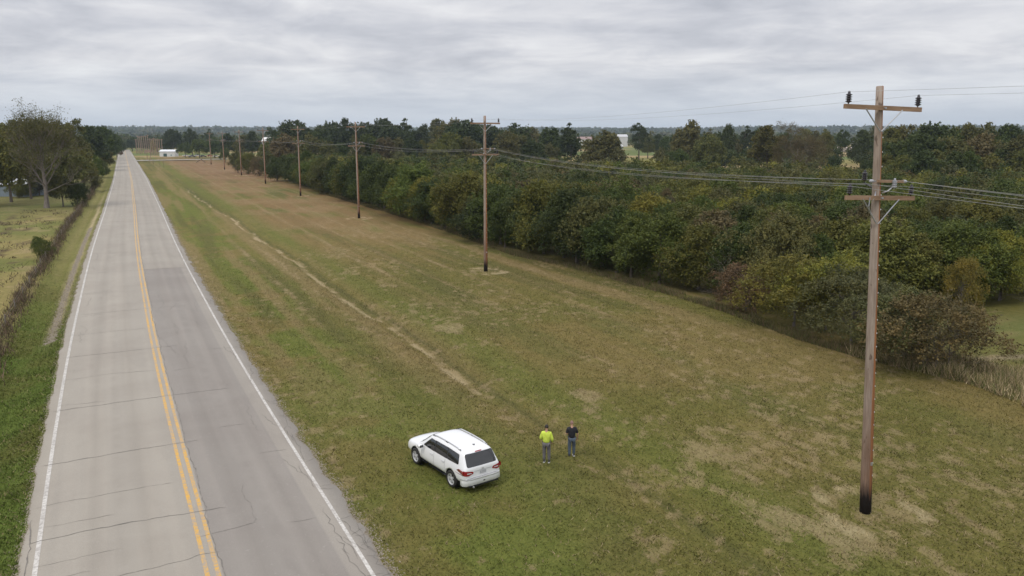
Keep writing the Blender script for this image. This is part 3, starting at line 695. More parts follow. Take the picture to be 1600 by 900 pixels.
# left of the road
lt = 'roadside trees left of the road'
for i, (k, x, yb, yt, cl, w) in enumerate((('open', 18, 316, 196, 'olive green', .75), ('open', 49, 311, 203, 'dull olive', .7), ('round', 99, 323, 268, 'dull olive', .75), ('round', -8, 322, 206, 'olive green', .8), ('bush', 30, 309, 281, 'olive green', 1.2), ('bush', 62, 306, 270, 'dull olive', 1.1), ('round', 22, 303, 240, 'dull olive', .9), ('round', 36, 300, 215, 'dull olive', .8), ('round', 62, 296, 222, 'olive green', .7), ('round', 82, 300, 240, 'dull olive', .8), ('round', 112, 300, 232, 'olive green', .9), ('bush', 122, 322, 281, 'dark green', .8),
        ('tall', -20, 300, 186, 'dull olive', .9), ('tall', 15, 290, 190, 'olive green', 1.0), ('tall', 52, 286, 192, 'olive green', .9), ('tall', 95, 290, 188, 'dull olive', .95), ('tall', 118, 280, 187, 'olive green', .9), ('round', 132, 292, 236, 'olive green', .8), ('tall', 143, 268, 194, 'deep green', .95), ('round', 152, 283, 245, 'mid green', .7),
        ('tall', 158, 262, 195, 'deep green', .9), ('round', 166, 266, 232, 'olive green', .7), ('tall', 170, 256, 198, 'dark green', .85), ('round', 175, 251, 206, 'deep green', .8), ('round', 183, 246, 212, 'dark green', .75), ('round', 190, 241, 219, 'dark green', .6), ('bush', 143, 297, 266, 'dull olive', .9), ('bush', 160, 277, 250, 'mid green', .9), ('tall', 35, 275, 188, 'dark green', 1.0), ('tall', 75, 272, 190, 'dark green', 1.0), ('round', 170, 248, 214, 'dark green', 1.0))):
    px_tree(k, x, yb, yt, cl, f'{cl} {"open limbed " if k == "open" else ""}tree in the grove left of the road, {ordw(i + 1)} from the shed', lt, w)
px_tree('bush', 188, 243, 233, 'rusty brown', 'low reddish shrub at the left kerb far up the road', None, .9, 'roadside_shrub')

# --- bare and half bare trees with real limbs
def branchy(seed, h, spread, r0, leaves, name, xy, bark, label, cat, colour, levels=5, low=.22, group=None, up=.35, fan=(3, 5), mintw=.004):
    rg = random.Random(seed); b = MB(); tips = []
    def grow_(p, d, l, r, lev):
        r = max(r, mintw)
        pts = [p]; rad = [r]; q = p.copy(); dd = d.copy(); n = 4
        for k in range(n):
            dd = (dd + Vector((rg.gauss(0, .16), rg.gauss(0, .16), rg.gauss(0, .10) + up * .12))).normalized(); q = q + dd * l / n
            pts.append(q.copy()); rad.append(r * (1 - .45 * (k + 1) / n))
        b.tube(pts, rad, 6 if lev < 2 else (4 if lev < 3 else 3), False)
        if lev >= levels: tips.append(q); return
        for k in range(rg.randint(*fan)):
            s = pts[rg.randint(2, n)]; a = rg.uniform(0, 6.28); sp = rg.uniform(.45, .95)
            side = dd.orthogonal().normalized(); side.rotate(Matrix.Rotation(a, 3, dd).to_quaternion())
            nd = (dd + side * sp + Vector((0, 0, up * .3))).normalized()
            grow_(s, nd, l * rg.uniform(.58, .8), rad[-1] * .7, lev + 1)
    n = 8
    base = Vector((0, 0, 0)); stem = [Vector((math.sin(t * 4) * .012 * h, 0, t * h * .62)) for t in np.linspace(0, 1, n)]
    b.tube([base - Vector((0, 0, .2))] + stem[1:], [r0 * 1.4] + [r0 * (1 - .6 * t) for t in np.linspace(.1, 1, n - 1)], 8)
    for k in range(15):
        t = low + (1 - low) * k / 15; s = stem[min(n - 1, int(t * n))]; a = k * 2.4 + rg.uniform(-.4, .4)
        d = Vector((math.cos(a), math.sin(a), up * 1.6 * rg.uniform(.7, 1.6))).normalized()
        grow_(s, d, spread * rg.uniform(.38, .55) * (.85 + .25 * t), r0 * (.36 - .16 * t), 2)
    grow_(stem[-1], Vector((.1, 0, 1)), h * .18, r0 * .35, 1)
    o = empty(name, (xy[0], xy[1], gz(xy)), 0, label, cat, group)
    link('trunk', b.mesh('trunk'), bark, o)
    if leaves and tips:
        g = np.random.RandomState(seed); T = np.array(tips); idx = g.randint(0, len(T), leaves); hi = T[idx]
        keep = g.rand(leaves) < np.clip(.15 + hi[:, 2] / h, 0, 1); pos = hi[keep] + g.randn(keep.sum(), 3) * .028 * h
        V = leaf_quads(g, pos, g.randn(len(pos), 3), .016 * math.sqrt(h * 6), 1.5); me = arr_mesh('crown', V.reshape(-1, 3), np.arange(len(pos) * 4).reshape(-1, 4))
        c = link('crown', me, leaf_m, o); c.color = (*PAL[colour], 1)
    return o
p = G(73, 325)
branchy(4, zat(172, p) * .86, 11, .48, 24000, 'bare_tree', p, pale_bark_m, 'large nearly leafless tree with pale spreading limbs left of the road', 'tree', 'dull olive', fan=(3, 4), low=.3, up=.6, mintw=.028)
p = G(1243, 283)
branchy(9, zat(201, p) * .78, 10, .40, 42000, 'half_bare_tree', p, pale_bark_m, 'brownish thinning tree with pale limbs showing, beside the big dull olive tree', 'tree', 'brownish', fan=(3, 4), low=.25)

# --- bushes at the near corner of the wood
gb = 'bushes at the near corner of the wood'
for (x, yb, yt, cl, w, ix, lb) in (
    (1165, 477, 405, 'rusty brown', 1.0, 0, 'thin reddish bush at the left end of the near bushes'),
    (1240, 500, 398, 'mustard', 1.05, 1, 'mustard yellow bush left of the nearest pole'),
    (1290, 505, 392, 'yellowish green', .8, 2, 'yellow green bush with bright upper shoots behind the mustard one'),
    (1330, 528, 412, 'grey green', 1.0, 0, 'grey green bush directly left of the nearest pole'),
    (1400, 556, 450, 'grey green', 1.0, 1, 'dense grey green bush right of the nearest pole base'),
    (1462, 574, 452, 'brownish', 1.05, 2, 'brown and olive bush at the right end of the near bushes'),
    (1210, 472, 335, 'dull olive', .8, 1, 'tall dull olive bush with dark stem above the reddish bush'),
    (1535, 470, 368, 'yellowish green', .6, 2, 'yellow green sapling at the left side of the small lawn'),
    (1500, 480, 395, 'mustard', .5, 0, 'thin mustard sapling behind the brown and olive bush')):
    yb += 10 if yb > 475 else 4; p = G(x, yb); tree('thin', p, zat(yt, p), cl, lb, gb, w * 1.12, 'roadside_bush', 'bush', ix)
for j, (x, yb, yt) in enumerate(((1560, 470, 410), (1600, 472, 405), (1150, 480, 420), (1440, 578, 500), (1480, 580, 505))):
    p = G(x, yb); branchy(20 + j, zat(yt, p), 4.2, .05, 300, 'twiggy_bush', p, pale_bark_m,
        ['leafless pale twiggy bush behind the small lawn', 'second leafless pale bush behind the small lawn, at the frame edge', 'leafless stems in front of the reddish bush', 'leafless stems at the foot of the dense grey green bush', 'leafless stems at the foot of the brown and olive bush'][j], 'bush', 'brownish', 4, .05, 'leafless bushes', .25)

# --- left fence row overgrown with dry weeds, bushes
def blade_field(name, label, pos, hts, wid, cols, m, lean=.35, kindv='stuff', seed=1, parent=None):
    g = np.random.RandomState(seed); n = len(pos); a = g.rand(n) * 6.28; t = np.stack([np.cos(a), np.sin(a), a * 0], 1)
    l = np.stack([g.randn(n) * lean, g.randn(n) * lean, np.ones(n)], 1) * hts[:, None]
    w_ = wid[:, None] if hasattr(wid, '__len__') else wid
    V = np.stack([pos - t * w_ / 2, pos + t * w_ / 2, pos + l + t * w_ * .12], 1).reshape(-1, 3)
    me = arr_mesh(name, V, np.arange(n * 3).reshape(n, 3)); set_col(me, np.repeat(cols, 3, 0))
    o = link(name, me, m, parent); return tag(o, label, kind=kindv) if kindv else o
grass_m = mat('grass_blades', rough=.9, spec=.1); N = NT(grass_m)
N.color(N.n('ShaderNodeVertexColor', layer_name='tint').outputs[0])
g = np.random.RandomState(12)
def fence_row():
    n = 26000; v = 18 + 270 * g.rand(n) ** 1.25; u = -10.0 + g.randn(n) * .42 + (fbm(v, v * 0, 9, 2, 71) - .5) * 1.0
    p = P(u, v); clump = fbm(v, v * 0 + 3, 2.2, 3, 72); keep = g.rand(n) < (.3 + 1.2 * (clump - .25)); p, v, clump = p[keep], v[keep], clump[keep]
    z = hgt(p[:, 0], p[:, 1]); n = len(p); hh = (.25 + 1.3 * (clump - .2) * g.rand(n) ** .6) * .9
    cc = np.array([.125, .090, .062])[None] * (.6 + .9 * g.rand(n))[:, None]; gr = g.rand(n) < .22; cc[gr] = np.array([.085, .090, .035]) * (.7 + .6 * g.rand(gr.sum()))[:, None]
    pos = np.stack([p[:, 0], p[:, 1], z], 1); pos[:, 2] += g.rand(n) * .35
    return blade_field('hedge_row', 'brown dead weeds and brambles grown through the old pasture fence', pos, hh, .06, cc, grass_m, .45)
fence_row()
fp = noisy('weathered_wood', (.12, .10, .085), (.24, .21, .18), 8, .9, (1, 1, .15))
wire_m = mat('fence_wire', (.22, .2, .19), .5, .8)
fr = empty('pasture_fence', (*P(-10.1, 60), 0), 0, 'old post and wire fence hidden in the dead weeds left of the road', 'fence')
off = Vector((*P(-10.1, 60), 0))
for k in range(40):
    v = 20 + 6.5 * k; q = P(-10.1, v); b = MB(); z = gz(q); b.tube([(q[0] - off.x, q[1] - off.y, z - .2), (q[0] - off.x + rnd.uniform(-.04, .04), q[1] - off.y, z + 1.15)], [.05, .045], 6); b.build('fence_post', fp, fr)
for hgt_w in (.45, .75, 1.05):
    b = MB(); b.tube([(P(-10.1, v)[0] - off.x, P(-10.1, v)[1] - off.y, gz(P(-10.1, v)) + hgt_w) for v in np.arange(20, 274, 6.5)], .006, 3); b.build('wire', wire_m, fr)
for (x, yb, yt, cl, w, lb) in ((68, 405, 370, 'mid green', .8, 'small green bush growing out of the weedy fence line'), (60, 392, 366, 'deep green', .6, 'smaller dark sapling behind the green fence line bush')):
    p = G(x, yb); tree('thin', p, zat(yt, p), cl, lb, 'bushes in the left fence line', w, 'roadside_bush', 'bush')
# dark weed clumps lying in the pasture
n = 14000; u = -12 - 40 * g.rand(n); v = 70 + 120 * g.rand(n); m1 = fbm(u, v / 1.4, 3.2, 3, 33); k_ = m1 > .56; p = P(u[k_], v[k_]); n = len(p)
blade_field('dead_weeds', 'dark dead weed clumps scattered over the left pasture', np.stack([p[:, 0], p[:, 1], hgt(p[:, 0], p[:, 1])], 1), .15 + .35 * g.rand(n), .10, np.array([.07, .05, .036])[None] * (.6 + g.rand(n))[:, None], grass_m, .9)

# --- short grass blades on the near field and verges
def lawn(n, umin, umax, v0, v1, h0, h1, seed, label, width):
    g = np.random.RandomState(seed); v = v0 + (v1 - v0) * g.rand(n) ** 1.5; u = umin + (umax - umin) * g.rand(n)
    p = P(u, v); ok = (np.abs(p[:, 0]) < p[:, 1] * .68 + 3) & (p[:, 1] > 18) & (g.rand(n) < 1 - sm(v, 45, v1)); ok &= (u < 45.6) | (v < 33); p = p[ok]; n = len(p)
    c = tint(p[:, 0], p[:, 1]) * (.62 + .95 * g.rand(n) ** 1.3)[:, None]
    dm = sm(wisps(p[:, 0], p[:, 1]) + .26 * dryness(p[:, 0], p[:, 1]), .92, 1.0); dry = g.rand(n) < .05 + dm * .85 + .8 * sm(dryness(p[:, 0], p[:, 1]), .40, .65); c *= (1.0 - .22 * sm(fbm(p[:, 0], p[:, 1], .9, 3, 18), .5, .36))[:, None]; ring_ = 1 + .38 * sm(dryness(p[:, 0], p[:, 1]), .5, .7)[dry]; c[dry] = np.array([.255, .205, .112]) * ring_[:, None] * (.7 + .5 * g.rand(dry.sum()))[:, None]
    f = fbm(p[:, 0], p[:, 1], .8, 3, 81); hh = (h0 + (h1 - h0) * g.rand(n)) * (.35 + 1.3 * f)
    return blade_field('grass', label, np.stack([p[:, 0], p[:, 1], hgt(p[:, 0], p[:, 1]) - .01], 1), hh, width, c, grass_m, .9, seed=seed)
lawn(540000, 5.75, 60, 9, 130, .05, .12, 90, 'short mown grass of the wide roadside field', .045)
lawn(70000, -9.6, -5.95, 20, 110, .06, .14, 91, 'bright green grass on the verge left of the road', .045)
# tall dry grass at the wood edge and at right
g = np.random.RandomState(31)
ep = [G(*q) for q in ((1640, 655), (1580, 622), (1520, 600), (1440, 580), (1360, 562), (1250, 530), (1120, 482), (1000, 447), (900, 420), (800, 398), (700, 362), (600, 330), (500, 302))]
dd = [0]
for a, b in zip(ep[:-1], ep[1:]): dd.append(dd[-1] + np.linalg.norm(b - a))
def dry_grass(n, t0, t1, wid, h0, h1, label, cols, width, shift=0.):
    t = dd[-1] * (t0 + (t1 - t0) * g.rand(n) ** 1.3); p = np.stack([np.interp(t, dd, [q[0] for q in ep]), np.interp(t, dd, [q[1] for q in ep])], 1)
    s = (g.rand(n) ** 1.4) * wid - .3 + shift; p = p + np.array([.9, .44])[None] * s[:, None]; f = fbm(p[:, 0], p[:, 1], 1.6, 3, 83); k = g.rand(n) < (f - .2) * 2; p = p[k]; f = f[k]; n = len(p)
    c = np.array(cols)[g.randint(0, len(cols), n)] * (.6 + .8 * g.rand(n))[:, None]
    blade_field('tall_grass', label, np.stack([p[:, 0], p[:, 1], hgt(p[:, 0], p[:, 1])], 1), (h0 + (h1 - h0) * g.rand(n)) * (.3 + 1.2 * f), width, c, grass_m, .35)
dry_grass(60000, .05, 1, 1.7, .12, .6, 'tall dry grass and weeds along the foot of the wood', [(.20, .15, .09), (.12, .115, .045), (.09, .11, .032), (.15, .11, .065)], .035)
dry_grass(24000, 0, .075, 5.0, .3, 1.0, 'tall straw coloured grass at the right edge by the dirt path', [(.44, .35, .20), (.32, .25, .14), (.17, .17, .06), (.50, .40, .25), (.13, .15, .05)], .05)

# ------------------------------------------------------------------ far woods and hills
rg = np.random.RandomState(50); items = []
for k in range(5200):
    r = rg.uniform(560, 1900); a = rg.uniform(-.66, .66); x, y = r * math.sin(a), r * math.cos(a)
    u, v = UV(x, y)
    if abs(u) < 14 and v < 1000: continue
    if v < 1060 and 0 < u < 60: continue
    xp = 800 + F * x / y
    if r < 1300 and any(a_ < xp < b_ for a_, b_ in ((896, 932), (960, 984), (1298, 1340))): continue
    if fbm(np.array([x]), np.array([y]), 190, 3, 44)[0] < .42 + .06 * (r < 900) - .25 * (a < -.36) * (r > 800): continue
    h = rg.uniform(11, 19); items.append((x, y, float(hgt(x, y)), h, h * rg.uniform(.8, 1.1), PAL[['dark green', 'deep green', 'dull olive', 'dark green'][rg.randint(4)]]))
stuff_leaves('far_woods', items, 'far patches of woodland between the fields', 120, .10)
items = []
for k in range(5200):
    r = rg.uniform(1900, 4700); a = rg.uniform(-.64, .64); x, y = r * math.sin(a), r * math.cos(a)
    h = rg.uniform(14, 22); items.append((x, y, float(hgt(x, y)), h, h * 1.6, PAL[['dark green', 'deep green', 'dull olive'][rg.randint(3)]]))
stuff_leaves('far_woods', items, 'hazy wooded ridge along the horizon', 30, .24)

# ------------------------------------------------------------------ utility poles
pole_m = mat('weathered_pole', rough=.85, spec=.2); N = NT(pole_m)
oc = N.n('ShaderNodeTexCoord').outputs['Object']; so = N.n('ShaderNodeSeparateXYZ', {0: oc})
grain = N.noise(N.scale(oc, (1, 1, .06)), 16, 5, .65); blotch = N.noise(N.scale(oc, (1, 1, .22)), 2.2, 4, .6)
c = N.mix(N.mr(blotch, .35, .65), (.28, .215, .17, 1), (.40, .335, .285, 1))
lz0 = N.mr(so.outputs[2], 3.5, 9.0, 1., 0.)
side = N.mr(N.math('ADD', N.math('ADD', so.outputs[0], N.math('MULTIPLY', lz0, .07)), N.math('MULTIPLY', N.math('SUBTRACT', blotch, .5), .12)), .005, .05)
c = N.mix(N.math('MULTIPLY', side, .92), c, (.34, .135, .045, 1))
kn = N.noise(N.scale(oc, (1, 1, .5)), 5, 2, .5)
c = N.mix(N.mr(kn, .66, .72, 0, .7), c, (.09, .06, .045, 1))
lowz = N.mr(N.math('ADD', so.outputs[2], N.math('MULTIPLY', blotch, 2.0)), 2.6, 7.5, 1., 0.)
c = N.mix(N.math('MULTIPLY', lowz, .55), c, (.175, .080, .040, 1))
c = N.mix(N.mr(grain, .42, .60, .4, 0), c, N.mix(1, c, (.45, .42, .40, 1), 'MULTIPLY'))
butt = N.mr(N.math('ADD', so.outputs[2], N.math('MULTIPLY', grain, 1.1)), 1.2, 1.9, 1., 0.)
c = N.mix(butt, c, (.018, .014, .013, 1)); N.color(c); N.bump(grain, .4, .02)
arm_m = noisy('crossarm_timber', (.20, .125, .075), (.32, .215, .14), 5, .85, (.25, 1, 1), bump=.01)
galv_m = mat('galvanised_steel', (.42, .43, .45), .45, .75); ins_m = mat('dark_porcelain', (.022, .018, .024), .25, 0, .3); pale_ins = mat('grey_porcelain', (.34, .35, .38), .35)
staple_m = mat('staple_tag', (.62, .62, .62), .5)
K = HC / 15.2
AZ1, AZ2, AZ3 = 16.28 * K, 12.94 * K, 13.57 * K
def insulator(mb, c, s=1.0, horizontal=None):
    prof = [(.02, -.06), (.02, .02), (.05, .03)]
    for k in range(4): z = .05 + k * .075; prof += [(.065, z), (.115, z + .018), (.11, z + .035), (.065, z + .055)]
    prof += [(.045, .36), (.05, .40), (.03, .43)]
    mb.lathe([(r * s, z * s) for r, z in prof], c, 12, horizontal)
UPPER, LOWER = [], []
def make_pole():
    o = empty('utility_pole')
    b = MB(); HT = 17.08 * K
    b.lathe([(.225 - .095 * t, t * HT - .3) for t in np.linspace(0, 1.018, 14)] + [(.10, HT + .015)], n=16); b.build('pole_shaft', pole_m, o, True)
    for (z, L, nm) in ((AZ1, 3.35, 'crossarm'), (AZ2, 3.05, 'crossarm')):
        b = MB(); b.box((0, -.21, z), (L, .10, .16)); a = b.build(nm, arm_m, o)
        for s in (-1, 1):
            m = MB(); m.tube([(s * .80, -.275, z - .05), (s * .03, -.19, z - .82 if z > 14 else z - .95)], .022, 6); m.build('brace', galv_m, o)
            q = MB(); insulator(q, (s * (L / 2 - .16), -.21, z + .10), 1.0 if z > 14 else .92); q.build('insulator', ins_m, o, True)
        m = MB(); m.tube([(0, -.30, z), (0, .22, z)], .02, 6); m.tube([(.07, -.275, z), (.07, -.255, z)], .035, 8); m.build('bolt', galv_m, o)
    b = MB(); b.box((.42, -.19, AZ3), (1.15, .09, .10)); b.build('side_arm', arm_m, o)
    for x in (-.42, 1.05):
        b = MB(); b.lathe([(.03, -.1), (.06, -.07), (.065, 0), (.05, .06), (.03, .09)], (x, -.19, AZ3), 10, Matrix.Rotation(PI / 2, 3, 'Y')); b.tube([(x, -.19, AZ3), (x * .6, -.19, AZ3)], .018, 5); b.build('spool_insulator', pale_ins, o, True)
    b = MB(); b.tube([(.13, -.12, AZ3 - .42), (.30, -.22, AZ3 - .36), (.50, -.28, AZ3 - .16)], .03, 6); b.tube([(-.13, -.10, AZ3 - .38), (-.24, -.22, AZ3 - .52), (-.36, -.26, AZ3 - .72)], .022, 6); b.build('bracket', galv_m, o, True)
    b = MB(); insulator(b, (.52, -.28, AZ3 - .25), .85); b.build('insulator', pale_ins, o, True)
    b = MB(); insulator(b, (.20, .95, AZ3 - .05), 1.0); b.tube([(0, .1, AZ3 - .3), (.2, .95, AZ3 - .1)], .03, 6); b.build('insulator', ins_m, o, True)
    b = MB(); b.tube([(-.52, -.29, AZ2 + .02), (-.55, -.31, AZ2 - .30), (-.38, -.27, AZ2 - .62), (-.08, -.19, AZ2 - .90)], .018, 5); b.build('ground_wire', galv_m, o)
    b = MB()
    for k in range(26): b.box((.085 + .03 * (1 - k / 26), -.145 - .045 * (1 - k / 26), 1.6 + k * .52), (.022, .02, .045))
    tg = b.build('staple_row', staple_m, o)
    b = MB(); b.box((0.04, -.205, 2.1), (.10, .012, .14)); b.build('tag_plate', galv_m, o)
    UPPER.extend(c for c in o.children if c.name.split('.')[0] in ('crossarm', 'brace', 'insulator', 'bolt') and max(v.co.z for v in c.data.vertices) > AZ1 - .1)
    LOWER.extend(c for c in o.children if c not in UPPER and c.name.split('.')[0] in ('crossarm', 'brace', 'insulator', 'bolt', 'side_arm', 'spool_insulator', 'bracket', 'ground_wire'))
    return o
pole0 = make_pole(); P0x = POLES[0] + np.array([17.6, -60.0]) * .98
AT = []
POLE_OBJ = [pole0] + [copy_tree(pole0) for _ in POLES[1:]]
SKEW = .075                                       # the nearest pole leans; its arms hang level
for grp_, zz_ in ((UPPER, AZ1), (LOWER, AZ2)):
    for c_ in grp_: c_.rotation_euler = (0, SKEW, 0); c_.location = (-math.sin(SKEW) * zz_, 0, zz_ - math.cos(SKEW) * zz_)
for i, q in enumerate(POLES):
    o = POLE_OBJ[i]
    a = POLES[i - 1] if i else P0x; b = POLES[min(i + 1, 7)] if i < 7 else POLES[7]
    d = (b - a); ang = math.atan2(d[1], d[0]) - PI / 2
    o.location = (q[0], q[1], gz(q)); ht = zat(POLE_PX[i][2], q) - gz(q); s = ht / (17.08 * K)
    tilt = -.050 if i == 0 else rnd.uniform(-.004, .004)
    o.rotation_euler = (0, tilt, 0)
    # tilt in the world's X, then turned to face along the line
    Mx = Matrix.Rotation(tilt, 4, 'Y') @ Matrix.Rotation(ang, 4, 'Z'); o.rotation_euler = Mx.to_euler()
    o.scale = (1, 1, s)
    tag(o, ['weathered wooden double crossarm pole at the right front, the nearest of its line', 'second nearest wooden pole of the line, with a bare ring at its foot',
            'third wooden pole of the line, counting from the right front', 'fourth wooden pole of the line, counting from the right front', 'fifth wooden pole of the line, counting from the right front',
            'sixth wooden pole of the line, counting from the right front', 'seventh wooden pole of the line, counting from the right front', 'farthest wooden pole of the line, near the parked vehicles'][i], 'utility pole', 'wooden poles of the power line')
    AT.append(Matrix.Translation(Vector(o.location)) @ Mx @ Matrix.Diagonal((1, 1, s, 1)))
# beyond the frame the line runs on: the wires leave towards this point
prev = Matrix.Translation((P0x[0], P0x[1], 0)) @ Matrix.Rotation(math.atan2(60, -17.6) - PI / 2, 4, 'Z')
cable_m = mat('aluminium_cable', (.30, .30, .29), .5, .5); dark_cable = mat('dark_cable', (.45, .46, .48), .6, .3)
for nm, (lx, ly, lz, sag, rr, lb, mm) in enumerate(((-1.515, -.21, AZ1 + .5, .5, .0055, 'thin upper conductor on the left insulators of the pole line', dark_cable), (1.515, -.21, AZ1 + .5, .5, .0055, 'thin upper conductor on the right insulators of the pole line', dark_cable),
        (-1.36, -.21, AZ2 + .42, .55, .0075, 'lower conductor on the left lower insulators of the pole line', cable_m), (1.36, -.21, AZ2 + .42, .50, .0075, 'lower conductor on the right lower insulators of the pole line', cable_m),
        (.95, -.19, AZ3 + .02, .60, .0075, 'cable at the small side arms of the pole line', cable_m), (.52, -.28, AZ3 + .05, .70, .0075, 'neutral cable on the grey insulators of the pole line', cable_m), (-.5, -.19, AZ3 - .1, .8, .0075, 'lowest slack cable left of the pole shafts', cable_m))):
    b = MB(); pts = []; ms_ = [prev] + AT
    for i in range(len(ms_) - 1):
        sk = lambda j: Vector((lx, ly, lz - (math.sin(SKEW) * lx if j == 1 else 0)))
        A = ms_[i] @ sk(i); B = ms_[i + 1] @ sk(i + 1)
        for k in range(16):
            t = k / 16; q = A.lerp(B, t); q.z -= 4 * sag * t * (1 - t); pts.append(q)
    pts.append(ms_[-1] @ Vector((lx, ly, lz)))
    b.tube(pts, rr, 5); tag(b.build('power_cable', mm), lb, 'cable', 'cables of the power line')

# cluster of training poles by the far side road
gp = 'bare poles standing together far up the road'
px_ = [(214, 240, 217), (217.5, 240, 212), (220.5, 241, 213), (223, 239, 212), (226.5, 241, 212), (229.5, 240, 212), (232.5, 238, 210), (236, 242, 216), (239, 243, 217), (242, 243, 215), (245, 243, 217), (247.5, 242, 217), (250.5, 243, 217), (254, 241, 217), (258.5, 239, 219)]
far_m = noisy('far_pole_timber', (.24, .165, .125), (.34, .25, .19), 1, .9)
for i, (x, yb, yt) in enumerate(px_):
    q = G(x, yb); h = zat(yt, q); o = empty('wooden_pole', (q[0], q[1], gz(q)), rnd.uniform(-.3, .3), f'brown timber pole in the far roadside cluster, {ordw(i + 1)} from the left', 'pole', gp)
    b = MB(); b.tube([(0, 0, -.2), (0, 0, h)], [.42, .34], 8); b.build('pole_shaft', far_m, o)
    b = MB(); b.box((0, -.25, h - .7), (3.0, .2, .3)); b.build('crossarm', far_m, o)
# equipment frame, far vehicles, debris
q = G(233, 250); o = empty('equipment_frame', (q[0], q[1], gz(q)), 0, 'rusty frame with a boxy top standing in front of the far pole cluster', 'frame')
for sx in (-1.2, 1.2):
    b = MB(); b.tube([(sx, 0, 0), (sx * .8, 0, 5.2)], .16, 6); b.build('leg', far_m, o)
b = MB(); b.box((0, 0, 5.6), (3.6, 1.6, 1.7)); b.build('top_box', far_m, o)
vc = [((.60, .61, .62), 'white', 'pickup'), ((.12, .16, .24), 'blue', 'pickup'), ((.55, .56, .58), 'silver', 'car'), ((.05, .05, .06), 'black', 'car'), ((.30, .10, .08), 'dark red', 'car'), ((.58, .6, .62), 'pale', 'pickup')]
glass_m = mat('tinted_glass', (.012, .014, .016), .06, 0, .5, .6); tyre_m = noisy('tyre_rubber', (.018, .018, .018), (.035, .033, .03), 8, .8)
for i, x in enumerate((291, 300, 309, 318, 329, 338)):
    col, cn, kd = vc[i]; q = G(x, 244.5 + (i % 2)); L = 5.0 if kd == 'pickup' else 4.5
    o = empty('parked_car' if kd == 'car' else 'pickup_truck', (q[0], q[1], gz(q)), rnd.uniform(-.9, .9), f'{cn} {kd} parked by the far trees, {ordw(i + 1)} right of the white building', kd, 'vehicles parked by the far white building')
    m_ = mat('far_paint_' + cn, col, .35, 0, .4); b = MB()
    prof = [(-L / 2, .45), (L / 2, .45), (L / 2, .85), (L * .26, 1.0), (L * .12, 1.02), (-L / 2, 1.05)]
    b.add([(x_, y_, z_) for y_ in (-.9, .9) for x_, z_ in prof], [tuple(range(5, -1, -1)), tuple(range(6, 12))] + [(k, (k + 1) % 6, 6 + (k + 1) % 6, 6 + k) for k in range(6)]); b.build('body', m_, o)
    x0 = -.6 if kd == 'pickup' else -L * .42; b = MB()
    b.add([(x_, y_ * s_, z_) for y_ in (-1, 1) for x_, z_, s_ in ((x0, 1.03, .85), (L * .2, 1.01, .85), (L * .06, 1.52, .68), (x0 + .25, 1.52, .68))], [(3, 2, 1, 0), (4, 5, 6, 7), (0, 1, 5, 4), (1, 2, 6, 5), (2, 3, 7, 6), (3, 0, 4, 7)]); b.build('window', glass_m, o)
    b = MB(); b.box(((x0 + .25 + L * .06) / 2, 0, 1.545), (L * .06 - x0 - .2, 1.36, .05)); b.build('roof', m_, o)
    for sx in (-1, 1):
        for sy in (-1, 1): b = MB(); b.lathe([(.33, -.1), (.36, 0), (.33, .1)], (sx * L * .31, sy * .84, .36), 12, Matrix.Rotation(PI / 2, 3, 'X')); b.build('wheel', tyre_m, o)
b = MB(); q = G(312, 254); b.tube([(-2, 0, .1), (1.2, 0, 1.9), (1.9, .3, 2.6)], [.2, .17, .1], 7); b.tube([(1.0, .2, 1.5), (3.2, .6, .1)], [.16, .2], 7); o = b.build('fallen_log', bark_m); o.location = (q[0], q[1], gz(q)); tag(o, 'broken leaning logs lying on the far grass left of the farthest poles', 'log')
b = MB(); b.tube([(0, 0, 0), (0, 0, .95)], [.05, .05], 8); b.tube([(0, 0, .95), (0, 0, 1.0)], [.05, .02], 8)
wh = mat('white_plastic', (.7, .7, .7), .5); mp = b.build('marker_post', wh); q = G(177, 285); mp.location = (q[0], q[1], gz(q)); tag(mp, 'small white marker post on the verge left of the road', 'post')
mp2 = mp.copy(); COL.objects.link(mp2); q = G(218, 260); mp2.location = (q[0], q[1], gz(q)); tag(mp2, 'small white marker post on the grass right of the road', 'post')
for j, (x, yb, yt) in enumerate(((250, 262, 247), (256, 262, 244), (234, 256, 244), (240, 258, 247))):
    p = G(x, yb); branchy(40 + j, zat(yt, p), 2.2, .06, 0, 'bare_sapling', p, twig_m, f'leafless sapling on the far grass before the white building, {ordw(j + 1)} of four from the right' if j != 0 else 'leafless sapling on the far grass beside the bare earth spot', 'sapling', 'brownish', 3, .2, 'leafless saplings on the far grass', .5, (2, 3))

